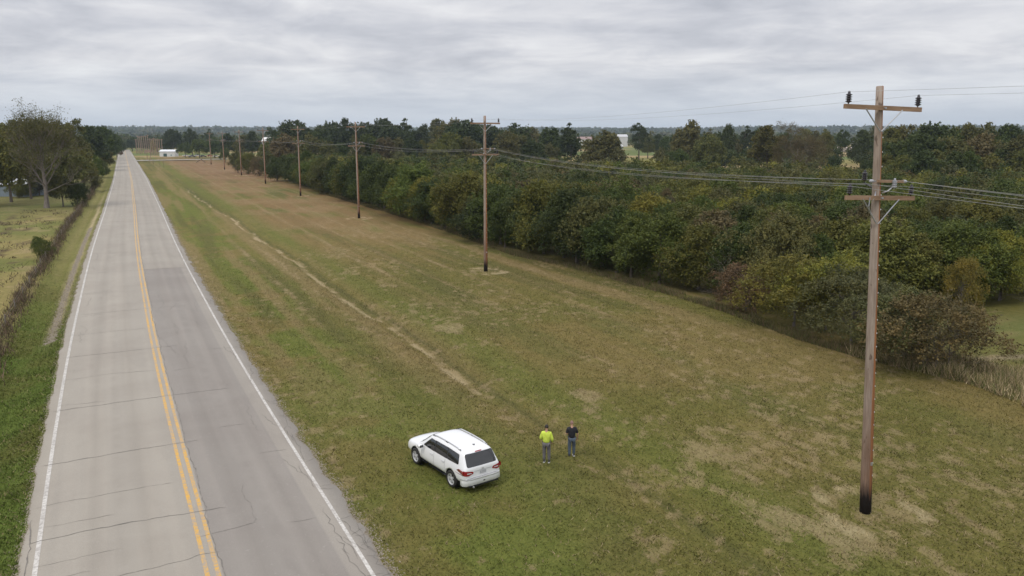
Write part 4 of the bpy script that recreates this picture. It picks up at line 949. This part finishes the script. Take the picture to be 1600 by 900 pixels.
# ------------------------------------------------------------------ buildings
def shed(x, yb, L, W, H, rise, rz, wall, roofc, label, name='metal_building', doors=(), zbase=None, cat='building'):
    q = G(x, yb); o = empty(name, (q[0], q[1], gz(q) - .1), rz, label, cat)
    wm_ = noisy(name + '_wall', wall, tuple(c * .85 for c in wall), .8, .6, (6, 6, .2)); b = MB()
    l, w_ = L / 2, W / 2
    b.add([(-l, -w_, 0), (l, -w_, 0), (l, w_, 0), (-l, w_, 0), (-l, -w_, H), (l, -w_, H), (l, w_, H), (-l, w_, H), (-l, 0, H + rise), (l, 0, H + rise)], [(0, 1, 5, 4), (1, 2, 6, 9, 5), (2, 3, 7, 6), (3, 0, 4, 8, 7)]); b.build('wall', wm_, o)
    rm_ = noisy(name + '_roof', roofc, tuple(c * .88 for c in roofc), .7, .5, (8, .3, 1)); b = MB(); e_ = .35; t = .12
    for s in (-1, 1):
        v_ = [(-l - e_, s * (w_ + e_), H - rise * e_ / w_ + .03), (l + e_, s * (w_ + e_), H - rise * e_ / w_ + .03), (l + e_, 0, H + rise + .03), (-l - e_, 0, H + rise + .03)]
        b.add(v_ + [(a, c, d + t) for a, c, d in v_], [(0, 1, 2, 3), (7, 6, 5, 4), (0, 4, 5, 1), (1, 5, 6, 2), (2, 6, 7, 3), (3, 7, 4, 0)])
    b.build('roof', rm_, o)
    for (dx, dz, dw, dh, col, nm) in doors:
        b = MB(); b.box((dx, -w_ - .02, dz), (dw, .08, dh)); b.build(nm, mat(nm, col, .5), o)
    return o
shed(14, 305, 16, 9, 3.1, 1.1, -.1, (.20, .24, .28), (.60, .62, .64), 'blue grey metal shed with pale roof behind the left trees', doors=((6.4, 1.1, 1.5, 2.1, (.05, .05, .06), 'doorway'), (-3, 1.6, 1.2, .9, (.06, .07, .08), 'window')))
shed(70, 277, 14, 10, 5.2, 1.4, .2, (.45, .45, .44), (.75, .77, .78), 'white roofed building glimpsed through the bare tree', 'farm_building')
shed(264.5, 244.6, 11.3, 8, 4.0, 1.2, .05, (.66, .68, .68), (.74, .76, .80), 'small white metal building at the end of the far field', doors=((-1.5, 1.3, 2.6, 2.2, (.05, .10, .10), 'roller_door'), (3, 1.2, 1.0, 1.0, (.2, .3, .3), 'window')))
shed(287, 222, 34, 14, 8, 2, .1, (.42, .38, .34), (.50, .46, .42), 'long beige roofed shed beyond the far trees, left one', 'long_shed')
shed(319, 222, 46, 14, 8, 2, .1, (.45, .43, .40), (.48, .46, .44), 'long beige roofed shed beyond the far trees, right one', 'long_shed')
shed(428, 252, 11, 9, 12.2, 2.2, .1, (.62, .62, .60), (.74, .74, .72), 'white building above the trees behind the fifth pole', 'white_hall')
shed(914, 230, 24, 12, 12, 3.4, .1, (.70, .70, .68), (.30, .20, .18), 'white barn with brown roof in the tan field beyond the wood', 'barn')
shed(971, 229, 16, 12, 15, 3.5, .1, (.62, .62, .62), (.55, .55, .56), 'white building with grey roof partly behind trees beyond the wood', 'farm_building')
shed(1305, 238, 10, 8, 3.4, 2, .4, (.62, .60, .56), (.40, .32, .30), 'pale farmhouse beyond the paddock, left of the nearest pole', 'farmhouse')
shed(1330, 238, 14, 8, 3.2, 2, .2, (.60, .50, .44), (.48, .40, .36), 'low pinkish house right of the pale farmhouse', 'farmhouse')
shed(963, 233, 14, 8, 3.5, 1.8, .2, (.62, .62, .60), (.66, .66, .66), 'low white house behind the broad olive brown tree', 'farmhouse')

# ------------------------------------------------------------------ the white car
paint_m = mat('white_car_paint', (.78, .79, .80), .22, 0, 1.0); black_m = mat('black_plastic', (.02, .02, .022), .5); chrome = mat('polished_alloy', (.66, .67, .69), .35, .35)
red_m = mat('tail_light_red', (.28, .012, .018), .12, 0, 1.0); clear_m = mat('lamp_lens', (.55, .56, .58), .1, 0, 1.0); silver = mat('silver_rail', (.60, .61, .63), .35, .5)
seam_m = mat('panel_gap', (.08, .08, .085), .6); plate_m = noisy('licence_plate', (.32, .34, .38), (.5, .5, .5), 10, .5); well_m = mat('wheel_well', (.012, .012, .012), .9)
ST = [ # x, zb, ws, wm, zbelt, wb, ztop, w5
    (-2.56, .60, .70, .80, .98, .76, 1.04, .66), (-2.53, .46, .84, .92, 1.08, .88, 1.18, .80), (-2.44, .42, .90, .965, 1.12, .92, 1.30, .80), (-2.27, .40, .93, .985, 1.14, .94, 1.66, .74), (-2.16, .39, .94, .99, 1.15, .945, 1.80, .72),
    (-1.95, .38, .95, 1.00, 1.15, .95, 1.835, .73), (-1.3, .37, .96, 1.005, 1.14, .955, 1.86, .745), (-.4, .36, .96, 1.00, 1.12, .955, 1.87, .75), (.35, .36, .96, 1.00, 1.10, .95, 1.84, .74), (.62, .36, .96, 1.0, 1.09, .945, 1.78, .72),
    (1.05, .36, .95, .995, 1.08, .94, 1.45, .76), (1.38, .37, .95, .995, 1.07, .94, 1.20, .80), (1.50, .37, .95, .995, 1.06, .94, 1.155, .82), (1.9, .38, .94, .99, 1.03, .93, 1.13, .80), (2.3, .40, .91, .965, .98, .90, 1.08, .74), (2.52, .42, .84, .90, .90, .83, 1.00, .66), (2.62, .48, .70, .76, .80, .70, .90, .54), (2.66, .56, .5, .56, .72, .52, .78, .40)]
def car_body():
    vs = []; fs = []; m = 16
    for (x, zb, ws, wm2, zb2, wb, zt, w5) in ST:
        half = [(0, zb), (ws * .7, zb), (ws, zb + .07), (wm2, zb + (zb2 - zb) * .5), (wb, zb2), (w5 + .02, zt - .09 * (1 if zt > 1.3 else .5)), (w5 - .10, zt - .012), (w5 * .5, zt + .012), (0, zt + .02)]
        ring = half + [(-y, z) for y, z in half[-2:0:-1]]
        vs += [(x, y, z) for y, z in ring]
    for i in range(len(ST) - 1):
        for k in range(m): fs.append((i * m + k, i * m + (k + 1) % m, (i + 1) * m + (k + 1) % m, (i + 1) * m + k))
    fs.append(tuple(range(m))); e_ = (len(ST) - 1) * m; fs.append(tuple(range(e_ + m - 1, e_ - 1, -1)))
    me = bpy.data.meshes.new('body'); me.from_pydata(vs, [], fs); bm = bmesh.new(); bm.from_mesh(me); bmesh.ops.recalc_face_normals(bm, faces=bm.faces); bm.to_mesh(me); bm.free()
    return me
def evaluated(me, mods):
    o = bpy.data.objects.new('tmp', me); COL.objects.link(o); mods(o)
    dg = bpy.context.evaluated_depsgraph_get(); out = bpy.data.meshes.new_from_object(o.evaluated_get(dg)); bpy.data.objects.remove(o); return out
def sub2(o): m = o.modifiers.new('s', 'SUBSURF'); m.levels = 2; m.render_levels = 2
body0 = evaluated(car_body(), sub2)
bmx = bmesh.new(); bmx.from_mesh(body0); BV = BVHTree.FromBMesh(bmx)
RX, FX, WZ, WR = -1.52, 1.60, .40, .40
def cut(o):
    for (x) in (RX, FX):
        for s in (-1, 1):
            b = MB(); b.lathe([(.475, -.30), (.475, .30)], (x, s * .95, WZ + .02), 28, Matrix.Rotation(PI / 2, 3, 'X')); c = link('cutter', b.mesh()); bmq = bmesh.new(); bmq.from_mesh(c.data); bmesh.ops.recalc_face_normals(bmq, faces=bmq.faces); bmq.to_mesh(c.data); bmq.free()
            m = o.modifiers.new('b', 'BOOLEAN'); m.operation = 'DIFFERENCE'; m.object = c; m.solver = 'EXACT'; CUT.append(c)
CUT = []
cg = G(650, 724); cr_ = G(708, 762)
fw = cg - cr_; fw /= np.linalg.norm(fw); lf = np.array([-fw[1], fw[0]])
ctr = (cg + cr_) / 2 - lf * .90 - fw * .04; heading = math.atan2(fw[1], fw[0])
car = empty('parked_car', (ctr[0], ctr[1], gz(ctr) - .01), heading, 'white sport utility vehicle parked on the grass beside the road, seen from behind left', 'car')
CARS = 1.0; car.scale = (CARS * .985, CARS * .985, CARS * .94)
bme = evaluated(body0.copy(), cut)
for c in CUT: bpy.data.objects.remove(c)
bme.materials.clear(); link('body', bme, paint_m, car, True)
def shoot(o, d):
    h = BV.ray_cast(Vector(o), Vector(d)); return (h[0], h[1]) if h[0] is not None else None
def patch(outline, mode, side, nm, m, off=.008, parent=car, dens=.06, thick=.0):
    """a panel cut to a 2-D outline and laid on the body's surface; mode side: (x,z); rear/front: (y,z)"""
    bm = bmesh.new(); f = bm.faces.new([bm.verts.new((a, b, 0)) for a, b in outline]); bmesh.ops.triangulate(bm, faces=[f])
    for _ in range(5):
        es = [e_ for e_ in bm.edges if e_.calc_length() > dens * 1.5]
        if not es: break
        bmesh.ops.subdivide_edges(bm, edges=es, cuts=1); bmesh.ops.triangulate(bm, faces=[f_ for f_ in bm.faces if len(f_.verts) > 3])
    for v in bm.verts:
        a, b = v.co.x, v.co.y
        if mode == 'side': h = shoot((a, side * 3, b), (0, -side, 0))
        elif mode == 'rear': h = shoot((-5, a, b), (1, 0, 0))
        elif mode == 'front': h = shoot((5, a, b), (-1, 0, 0))
        elif mode == 'top': h = shoot((a, b, 5), (0, 0, -1))
        if h is None: h = (Vector((a, side * .9, b)) if mode == 'side' else Vector((-2.5, a, b)), Vector((0, side, 0)) if mode == 'side' else Vector((-1, 0, 0)))
        v.co = h[0] + h[1] * off
    me = bpy.data.meshes.new(nm); bm.to_mesh(me); bm.free(); return link(nm, me, m, parent, True)
def rounded(pts, r=.06, n=4):
    out = []; m = len(pts)
    for i in range(m):
        p, a, b = Vector(pts[i]), Vector(pts[i - 1]), Vector(pts[(i + 1) % m]); ra = min(r, (a - p).length * .45); rb = min(r, (b - p).length * .45)
        s = p + (a - p).normalized() * ra; e_ = p + (b - p).normalized() * rb
        for k in range(n + 1): t = k / n; out.append(tuple((s * (1 - t) ** 2 + p * 2 * t * (1 - t) + e_ * t * t)))
    return out
for s in (-1, 1):
    patch(rounded([(-.02, 1.20), (-.02, 1.67), (.42, 1.67), (.98, 1.20)], .05), 'side', s, 'side_window', glass_m)
    patch(rounded([(-1.06, 1.22), (-1.06, 1.70), (-.10, 1.69), (-.10, 1.21)], .05), 'side', s, 'side_window', glass_m)
    patch(rounded([(-2.05, 1.25), (-1.93, 1.66), (-1.12, 1.70), (-1.12, 1.22)], .08), 'side', s, 'side_window', glass_m)
    patch([(-1.13, 1.22), (-1.13, 1.70), (-.95, 1.70), (-.95, 1.22)], 'side', s, 'window_pillar', black_m, .006)
    patch([(-.14, 1.21), (-.14, 1.69), (.03, 1.68), (.03, 1.20)], 'side', s, 'window_pillar', black_m, .006)
    for xx in (-1.0, -.06, 1.02): patch([(xx, .52), (xx + .012, .52), (xx + .012, 1.17), (xx, 1.17)], 'side', s, 'door_gap', seam_m, .003)
    patch([(-1.0, .47), (1.1, .47), (1.1, .50), (-1.0, .50)], 'side', s, 'door_gap', seam_m, .004)
    patch(rounded([(-1.02, .36), (1.1, .36), (1.12, .44), (-1.04, .44)], .03), 'side', s, 'sill_trim', black_m, .02)
    for xx in (.12, -.86):
        h = shoot((xx, s * 3, 1.02), (0, -s, 0))[0]; b = MB(); b.tube([(xx - .11, h.y, 1.03), (xx - .07, h.y + s * .04, 1.035), (xx + .07, h.y + s * .04, 1.035), (xx + .11, h.y, 1.03)], .016, 6); b.build('door_handle', silver, car, True)
    b = MB(); b.lathe([(.02, -.12), (.10, -.10), (.115, 0), (.10, .10), (.02, .12)], (.86, s * 1.12, 1.22), 12, Matrix.Rotation(PI / 2, 3, 'X') @ Matrix.Diagonal((1, .8, 1))); b.tube([(.88, s * .93, 1.16), (.86, s * 1.05, 1.19)], .03, 6); mo = b.build('wing_mirror', paint_m, car, True)
    b = MB(); b.box((.752, s * 1.12, 1.22), (.012, .17, .12)); b.build('mirror_glass', glass_m, mo)
    # roof rails with dark feet
    b = MB(); zr = []
    for xx in np.linspace(-1.9, .45, 9): h = shoot((xx, s * .66, 5), (0, 0, -1))[0]; zr.append((xx, s * .66, h.z + (.05 if -1.9 < xx < .45 else .0)))
    b.tube(zr, .030, 8); rl = b.build('roof_rail', silver, car, True)
    for xx in (-1.78, -.75, .32): h = shoot((xx, s * .66, 5), (0, 0, -1))[0]; b = MB(); b.box((xx, s * .66, h.z + .018), (.17, .05, .045)); b.build('rail_foot', black_m, rl)
    # lamps
    patch(rounded([(s * .46, .93), (s * .52, 1.02), (s * .98, 1.10), (s * .98, .88), (s * .72, .84)], .04), 'rear', s, 'tail_light', red_m, .012)
    t_ = patch(rounded([(-2.52, .90), (-2.50, 1.08), (-2.25, 1.06), (-2.12, 1.02), (-2.3, .93)], .03), 'side', s, 'tail_light', red_m, .012)
    patch(rounded([(s * .55, .93), (s * .60, .97), (s * .80, .99), (s * .80, .93)], .02), 'rear', s, 'reversing_light', clear_m, .016)
    patch(rounded([(s * .38, .80), (s * .50, .90), (s * .85, .92), (s * .85, .80), (s * .6, .76)], .04), 'front', s, 'headlight', clear_m, .012)
    patch([(s * .66, .555), (s * .66, .585), (s * .84, .595), (s * .84, .565)], 'rear', s, 'reflector', red_m, .075)
# rear glass, windscreen, bumper and trim
patch(rounded([(-.76, 1.20), (-.69, 1.72), (.69, 1.72), (.76, 1.20)], .09), 'rear', 1, 'rear_window', glass_m)
patch(rounded([(-.80, 1.19), (-.70, 1.71), (.70, 1.71), (.80, 1.19)], .08), 'front', 1, 'windscreen', glass_m)
patch([(-.17, 1.735), (-.15, 1.77), (.15, 1.77), (.17, 1.735)], 'rear', 1, 'brake_light', red_m, .012)
patch([(-.45, .985), (-.45, 1.01), (.45, 1.01), (.45, .985)], 'rear', 1, 'chrome_strip', silver, .012)
patch([(-.16, .83), (-.16, .965), (.16, .965), (.16, .83)], 'rear', 1, 'licence_plate', plate_m, .014)
patch(rounded([(-.055, 1.03), (-.055, 1.09), (.055, 1.09), (.055, 1.03)], .02), 'rear', 1, 'badge', silver, .014)
patch([(-.5, .62), (-.55, .78), (.55, .78), (.5, .62)], 'front', 1, 'grille', black_m, .012)
patch([(-.78, .70), (-.78, .712), (.78, .712), (.78, .70)], 'rear', 1, 'tailgate_gap', seam_m, .006)
b = MB(); pr_ = [(-2.30, .99), (-2.46, .965), (-2.60, .86), (-2.66, .60), (-2.66, .30), (-2.67, 0)]; ring = [(x, y) for x, y in pr_] + [(x, -y) for x, y in pr_[-2::-1]]
vs_ = []; nn = len(ring)
for z_, k_ in ((.36, .97), (.42, 1.0), (.62, 1.0), (.69, .985)): vs_ += [(-2.3 + (x + 2.3) * (1 if k_ > .98 else .75), y * k_, z_) for x, y in ring]
fs_ = [(r_ * nn + i, r_ * nn + i + 1, (r_ + 1) * nn + i + 1, (r_ + 1) * nn + i) for r_ in range(3) for i in range(nn - 1)] + [tuple(range(nn)), tuple(range(3 * nn + nn - 1, 3 * nn - 1, -1)), (0, nn, 2 * nn, 3 * nn, 4 * nn - 1, 3 * nn - 1, 2 * nn - 1, nn - 1)]
bo = b.add(vs_, fs_).build('rear_bumper', paint_m, car, True)
b = MB(); b.box((-2.665, 0, .53), (.02, .10, .05)); b.build('tow_cover', black_m, bo)
b = MB(); b.box((-2.56, 0, .36), (.18, 1.5, .06)); b.build('bumper_skirt', black_m, bo)
b = MB(); b.tube([(-2.55, .55, .34), (-2.70, .55, .33)], .035, 10); b.build('exhaust_pipe', silver, car)
b = MB(); b.tube([(1.46, .62, 1.185), (1.30, .1, 1.31)], .012, 5); b.tube([(1.46, -.1, 1.185), (1.30, -.6, 1.29)], .012, 5); b.build('wiper', black_m, car)
b = MB(); h = shoot((-1.72, -.08, 5), (0, 0, -1))[0]; b.add([(-1.80, -.08, h.z), (-1.62, -.11, h.z), (-1.62, -.05, h.z), (-1.80, -.10, h.z + .07), (-1.80, -.06, h.z + .07)], [(0, 1, 3), (0, 4, 2), (1, 2, 4, 3), (0, 3, 4)]); b.build('antenna', black_m, car)
b = MB(); b.box((0, 0, .50), (4.3, 1.55, .22)); b.build('underbody', well_m, car)
for sx, s in ((RX, 1), (RX, -1), (FX, 1), (FX, -1)):
    b = MB(); b.lathe([(.01, -.02), (.43, -.02), (.47, 0), (.47, .22)], (sx, s * .72, WZ + .02), 24, Matrix.Rotation(-s * PI / 2, 3, 'X'), False); b.build('wheel_well', well_m, car, True)
    w_ = bpy.data.objects.new('wheel', None); COL.objects.link(w_); w_.parent = car; w_.location = (sx, s * .865, WZ); w_.rotation_euler = (-s * PI / 2, 0, 0 if s > 0 else 0)
    b = MB(); b.lathe([(.25, -.12), (.36, -.125), (.392, -.09), (.40, 0), (.392, .09), (.36, .125), (.27, .12), (.255, .08)], n=32, cap=False); b.build('tyre', tyre_m, w_, True)
    b = MB(); b.lathe([(.05, .03), (.255, .01), (.255, .09), (.272, .105), (.262, .112), (.24, .10), (.235, .03)], n=28, cap=False)
    b.lathe([(.07, .03), (.075, .085), (.05, .10), (.01, .10)], n=12)
    for k in range(5):
        for dk in (-.13, .13):
            a = k * 2 * PI / 5 + dk; b.box((math.cos(a) * .15, math.sin(a) * .15, .075), (.19, .058, .03), Matrix.Rotation(a, 3, 'Z'))
    b.build('rim', chrome, w_, False)
    b = MB(); b.lathe([(.01, .02), (.245, .02), (.245, .028), (.01, .028)], n=20); b.build('brake_disc', well_m, w_)
bmx.free()

# ------------------------------------------------------------------ the two people
def skin_mesh(V, E, Rd, lv=2):
    me = bpy.data.meshes.new('s'); me.from_pydata(V, E, [])
    def mods(o):
        m = o.modifiers.new('k', 'SKIN'); m.use_smooth_shade = True
        for i, r in enumerate(Rd):
            d = o.data.skin_vertices[0].data[i]; d.radius = r if hasattr(r, '__len__') else (r, r); d.use_root = (i == 0)
        q = o.modifiers.new('s', 'SUBSURF'); q.levels = lv; q.render_levels = lv
    return evaluated(me, mods)
def joined(meshes, name):
    bm = bmesh.new()
    for m_ in meshes: bm.from_mesh(m_)
    out = bpy.data.meshes.new(name); bm.to_mesh(out); bm.free(); out.polygons.foreach_set('use_smooth', [True] * len(out.polygons)); return out
def ell(c, r, M=None, n=3, fn=None):
    bm = bmesh.new(); bmesh.ops.create_icosphere(bm, subdivisions=n, radius=1)
    for v in bm.verts:
        p = v.co.copy()
        if fn: p = fn(p)
        p = Vector((p.x * r[0], p.y * r[1], p.z * r[2]));
        if M: p = M @ p
        v.co = p + Vector(c)
    me = bpy.data.meshes.new('e'); bm.to_mesh(me); bm.free(); return me
def person(xy, rz, label, shirt, trousers, skin, hair, shoe, arms, short, feet, height, bald=False, sleeve_end=1.0):
    s = height / 1.80; o = empty('person', (xy[0], xy[1], gz(xy) + .0), rz, label, 'person', sc=s)
    J = dict(pel=(0, 0, .95), wai=(0, .0, 1.10), che=(0, -.01, 1.32), nb=(0, -.01, 1.47), nk=(0, .02, 1.56), hd=(0, .05, 1.66))
    (lel, lwr), (rel, rwr) = arms
    J.update(ls=(-.185, -.01, 1.42), rs=(.185, -.01, 1.42), le=lel, re=rel, lw=lwr, rw=rwr, lh=(-.09, 0, .90), rh=(.09, 0, .90))
    (lf_, rf_) = feet
    J.update(lk=((-.09 + lf_[0]) / 2 - .01, lf_[1] / 2 + .03, .50), rk=((.09 + rf_[0]) / 2 + .01, rf_[1] / 2 + .03, .50), la=(lf_[0], lf_[1], .09), ra=(rf_[0], rf_[1], .09), lt=(lf_[0] - .02, lf_[1] + .15, .035), rt=(rf_[0] + .02, rf_[1] + .15, .035))
    def graph(keys, edges, rad, add=0):
        ks = list(keys); return skin_mesh([J[k] for k in ks], [(ks.index(a), ks.index(b)) for a, b in edges], [(rad[k][0] + add, rad[k][1] + add) if hasattr(rad[k], '__len__') else rad[k] + add for k in ks])
    rad = dict(pel=(.155, .115), wai=(.135, .10), che=(.155, .11), nb=(.07, .065), nk=.055, hd=.06, ls=.062, rs=.062, le=.043, re=.043, lw=.028, rw=.028, lh=.092, rh=.092, lk=.062, rk=.062, la=.042, ra=.042, lt=.036, rt=.036)
    E1 = [('pel', 'wai'), ('wai', 'che'), ('che', 'nb'), ('nb', 'nk'), ('nk', 'hd'), ('che', 'ls'), ('che', 'rs'), ('ls', 'le'), ('rs', 're'), ('le', 'lw'), ('re', 'rw'), ('pel', 'lh'), ('pel', 'rh'), ('lh', 'lk'), ('rh', 'rk'), ('lk', 'la'), ('rk', 'ra')]
    parts = [graph(['pel', 'wai', 'che', 'nb', 'nk', 'hd', 'ls', 'rs', 'le', 're', 'lw', 'rw', 'lh', 'rh', 'lk', 'rk', 'la', 'ra'], E1, rad)]
    # hands: palm, four fingers and a thumb, each its own chain rooted in the palm
    for w_, e_, sd_ in (('lw', 'le', -1), ('rw', 're', 1)):
        W = Vector(J[w_]); d = (W - Vector(J[e_])).normalized(); side = d.cross(Vector((0, 0, 1)));
        side = side.normalized() if side.length > .2 else Vector((0, 1, 0)); up = side.cross(d).normalized()
        parts.append(skin_mesh([tuple(W - d * .02), tuple(W + d * .045), tuple(W + d * .085)], [(0, 1), (1, 2)], [(.026, .02), (.040, .017), (.036, .014)], 1))
        for k, ln in enumerate((.068, .078, .072, .056)):
            a = W + d * .07 + side * (k - 1.5) * .018; p1 = a + d * ln * .5 - up * .006; p2 = a + d * ln * .85 - up * .025; p3 = a + d * ln - up * .045
            parts.append(skin_mesh([tuple(a), tuple(p1), tuple(p2), tuple(p3)], [(0, 1), (1, 2), (2, 3)], [.010, .0075, .0085, .007], 1))
        a = W + d * .03 - side * .03 * sd_; parts.append(skin_mesh([tuple(a), tuple(a + d * .03 - side * .03 * sd_), tuple(a + d * .06 - side * .035 * sd_ - up * .01)], [(0, 1), (1, 2)], [.013, .011, .0075], 1))
    tilt = Matrix.Rotation(-.35, 3, 'X'); hc = Vector((0, .06, 1.675))
    def face(p):
        q = p.copy()
        if p.y > 0: q.y *= .93
        if p.y > .3: q.y += .28 * math.exp(-(p.x / .16) ** 2 - ((p.z + .12) / .22) ** 2) ; q.y -= .10 * math.exp(-((abs(p.x) - .36) / .16) ** 2 - ((p.z - .08) / .12) ** 2)
        if p.z < 0: q.x *= 1 + .28 * p.z
        return q
    parts.append(ell(hc, (.078, .098, .118), tilt, 4, face))
    for sx in (-1, 1): parts.append(ell(hc + tilt @ Vector((sx * .079, -.005, -.01)), (.012, .022, .032), tilt, 2))
    link('body', joined(parts, 'body'), skin, o)
    eye = mat('eye', (.6, .6, .6), .2) if 'eye' not in bpy.data.materials else bpy.data.materials['eye']
    for sx in (-1, 1): link('eye', ell(hc + tilt @ Vector((sx * .030, .081, .010)), (.012, .010, .008), tilt, 2), eye, o)
    link('mouth', ell(hc + tilt @ Vector((0, .083, -.058)), (.022, .008, .006), tilt, 2), mat('lips', (.30, .12, .10), .5), o)
    def hairfn(p):
        q = p.copy(); lim = -.30 if p.y < .25 else .35
        if p.z < lim: q.z = lim + (p.z - lim) * .12; q.x *= .90; q.y *= .90
        return q
    link('hair', ell(hc + tilt @ Vector((0, -.012, .008)), (.081, .094, .118) if bald else (.088, .104, .126), tilt, 3, hairfn), hair, o, True)
    # clothes
    sl = dict(rad); jj = dict(J)
    if short:
        for a, b in (('ls', 'le'), ('rs', 're')): J[b] = tuple(Vector(J[a]).lerp(Vector(J[b]), .85))
        ks = ['che', 'wai', 'pel', 'nb', 'ls', 'rs', 'le', 're']; E2 = [('che', 'wai'), ('wai', 'pel'), ('che', 'nb'), ('che', 'ls'), ('che', 'rs'), ('ls', 'le'), ('rs', 're')]; sl.update(le=.052, re=.052)
    else:
        ks = ['che', 'wai', 'pel', 'nb', 'ls', 'rs', 'le', 're', 'lw', 'rw']; E2 = [('che', 'wai'), ('wai', 'pel'), ('che', 'nb'), ('che', 'ls'), ('che', 'rs'), ('ls', 'le'), ('rs', 're'), ('le', 'lw'), ('re', 'rw')]
    pel = J['pel']; J['pel'] = (0, 0, .93); sl.update(che=(.185, .13), wai=(.172, .13), pel=(.175, .135), ls=.078, rs=.078, le=.058, re=.058, nb=(.075, .07)); J['nb'] = (0, -.01, 1.475)
    link('shirt', graph(ks, E2, sl, .016), shirt, o, True)
    J.update(jj); J['pel'] = (0, 0, .95)
    tr_ = dict(rad); tr_.update(la=.052, ra=.052, lk=.070, rk=.070, lh=.098, rh=.098, pel=(.150, .115))
    link('trousers', graph(['pel', 'lh', 'rh', 'lk', 'rk', 'la', 'ra'], [('pel', 'lh'), ('pel', 'rh'), ('lh', 'lk'), ('rh', 'rk'), ('lk', 'la'), ('rk', 'ra')], tr_, .014), trousers, o, True)
    for a, t in (('la', 'lt'), ('ra', 'rt')):
        A, T = Vector(J[a]), Vector(J[t]); up_ = skin_mesh([(A.x, A.y - .06, .055), (A.x, A.y, .065), tuple(A.lerp(T, .6) * Vector((1, 1, 0)) + Vector((0, 0, .05)) if False else Vector((A.x * .5 + T.x * .5, A.y * .5 + T.y * .5, .055))), (T.x, T.y, .045)], [(0, 1), (1, 2), (2, 3)], [(.042, .045), (.045, .055), (.046, .042), (.04, .03)])
        sh = link('shoe', up_, shoe[0], o, True)
        b = MB(); b.add([(A.x + x_ * .047, A.y + y_, z_) for z_ in (.0, .028) for x_, y_ in ((-.8, -.10), (.8, -.10), (1.05, .05), (1.0, .16), (.4, .205), (-.4, .205), (-1.0, .16), (-1.05, .05))], [tuple(range(7, -1, -1)), tuple(range(8, 16))] + [(k, (k + 1) % 8, 8 + (k + 1) % 8, 8 + k) for k in range(8)]); b.build('sole', shoe[1], sh)
    return o
hiv = noisy('hi_vis_cloth', (.50, .62, .06), (.62, .75, .11), 9, .85, bump=.03); grey_t = noisy('grey_trousers', (.10, .095, .10), (.15, .145, .15), 10, .9); skin_m = noisy('skin', (.42, .24, .17), (.48, .28, .20), 9, .55)
dark_hair = mat('dark_hair', (.018, .015, .014), .6); shoe_d = mat('dark_shoe', (.03, .028, .028), .6); sole_w = mat('pale_sole', (.5, .5, .48), .6)
blk = noisy('black_cloth', (.010, .010, .014), (.02, .02, .026), 8, .85); jeans = noisy('blue_jeans', (.055, .075, .10), (.09, .115, .15), 14, .9); red_hair = noisy('cropped_hair', (.20, .11, .09), (.26, .17, .14), 30, .8)
person(G(853.5, 722), -.15, 'person in a long sleeved yellow green high visibility top and grey trousers, seen from behind', hiv, grey_t, skin_m, dark_hair, (shoe_d, sole_w),
       (((-.265, -.03, 1.15), (-.18, .20, 1.06)), ((.27, -.03, 1.13), (.24, .16, .94))), False, ((-.10, -.02), (.13, -.03)), 1.80)
person(G(893, 713), .08, 'person in a black short sleeved shirt and blue jeans, seen from behind', blk, jeans, skin_m, red_hair, (shoe_d, sole_w),
       (((-.27, -.02, 1.15), (-.20, .22, 1.10)), ((.285, -.01, 1.13), (.28, .10, .88))), True, ((-.11, -.05), (.12, .06)), 1.77, True)

# ------------------------------------------------------------------ air
b = MB(); b.box((0, 2900, 36), (11000, 6800, 90)); hz = b.mesh('haze')
hm = bpy.data.materials.new('haze_air'); hm.use_nodes = True; t = hm.node_tree; t.nodes.clear()
pv = t.nodes.new('ShaderNodeVolumePrincipled'); pv.inputs['Color'].default_value = (.72, .86, 1.0, 1); pv.inputs['Density'].default_value = .00010; pv.inputs['Anisotropy'].default_value = .2
ou = t.nodes.new('ShaderNodeOutputMaterial'); t.links.new(pv.outputs[0], ou.inputs['Volume'])
tag(link('haze', hz, hm), 'thin blue grey air haze fading the far woods', kind='stuff')
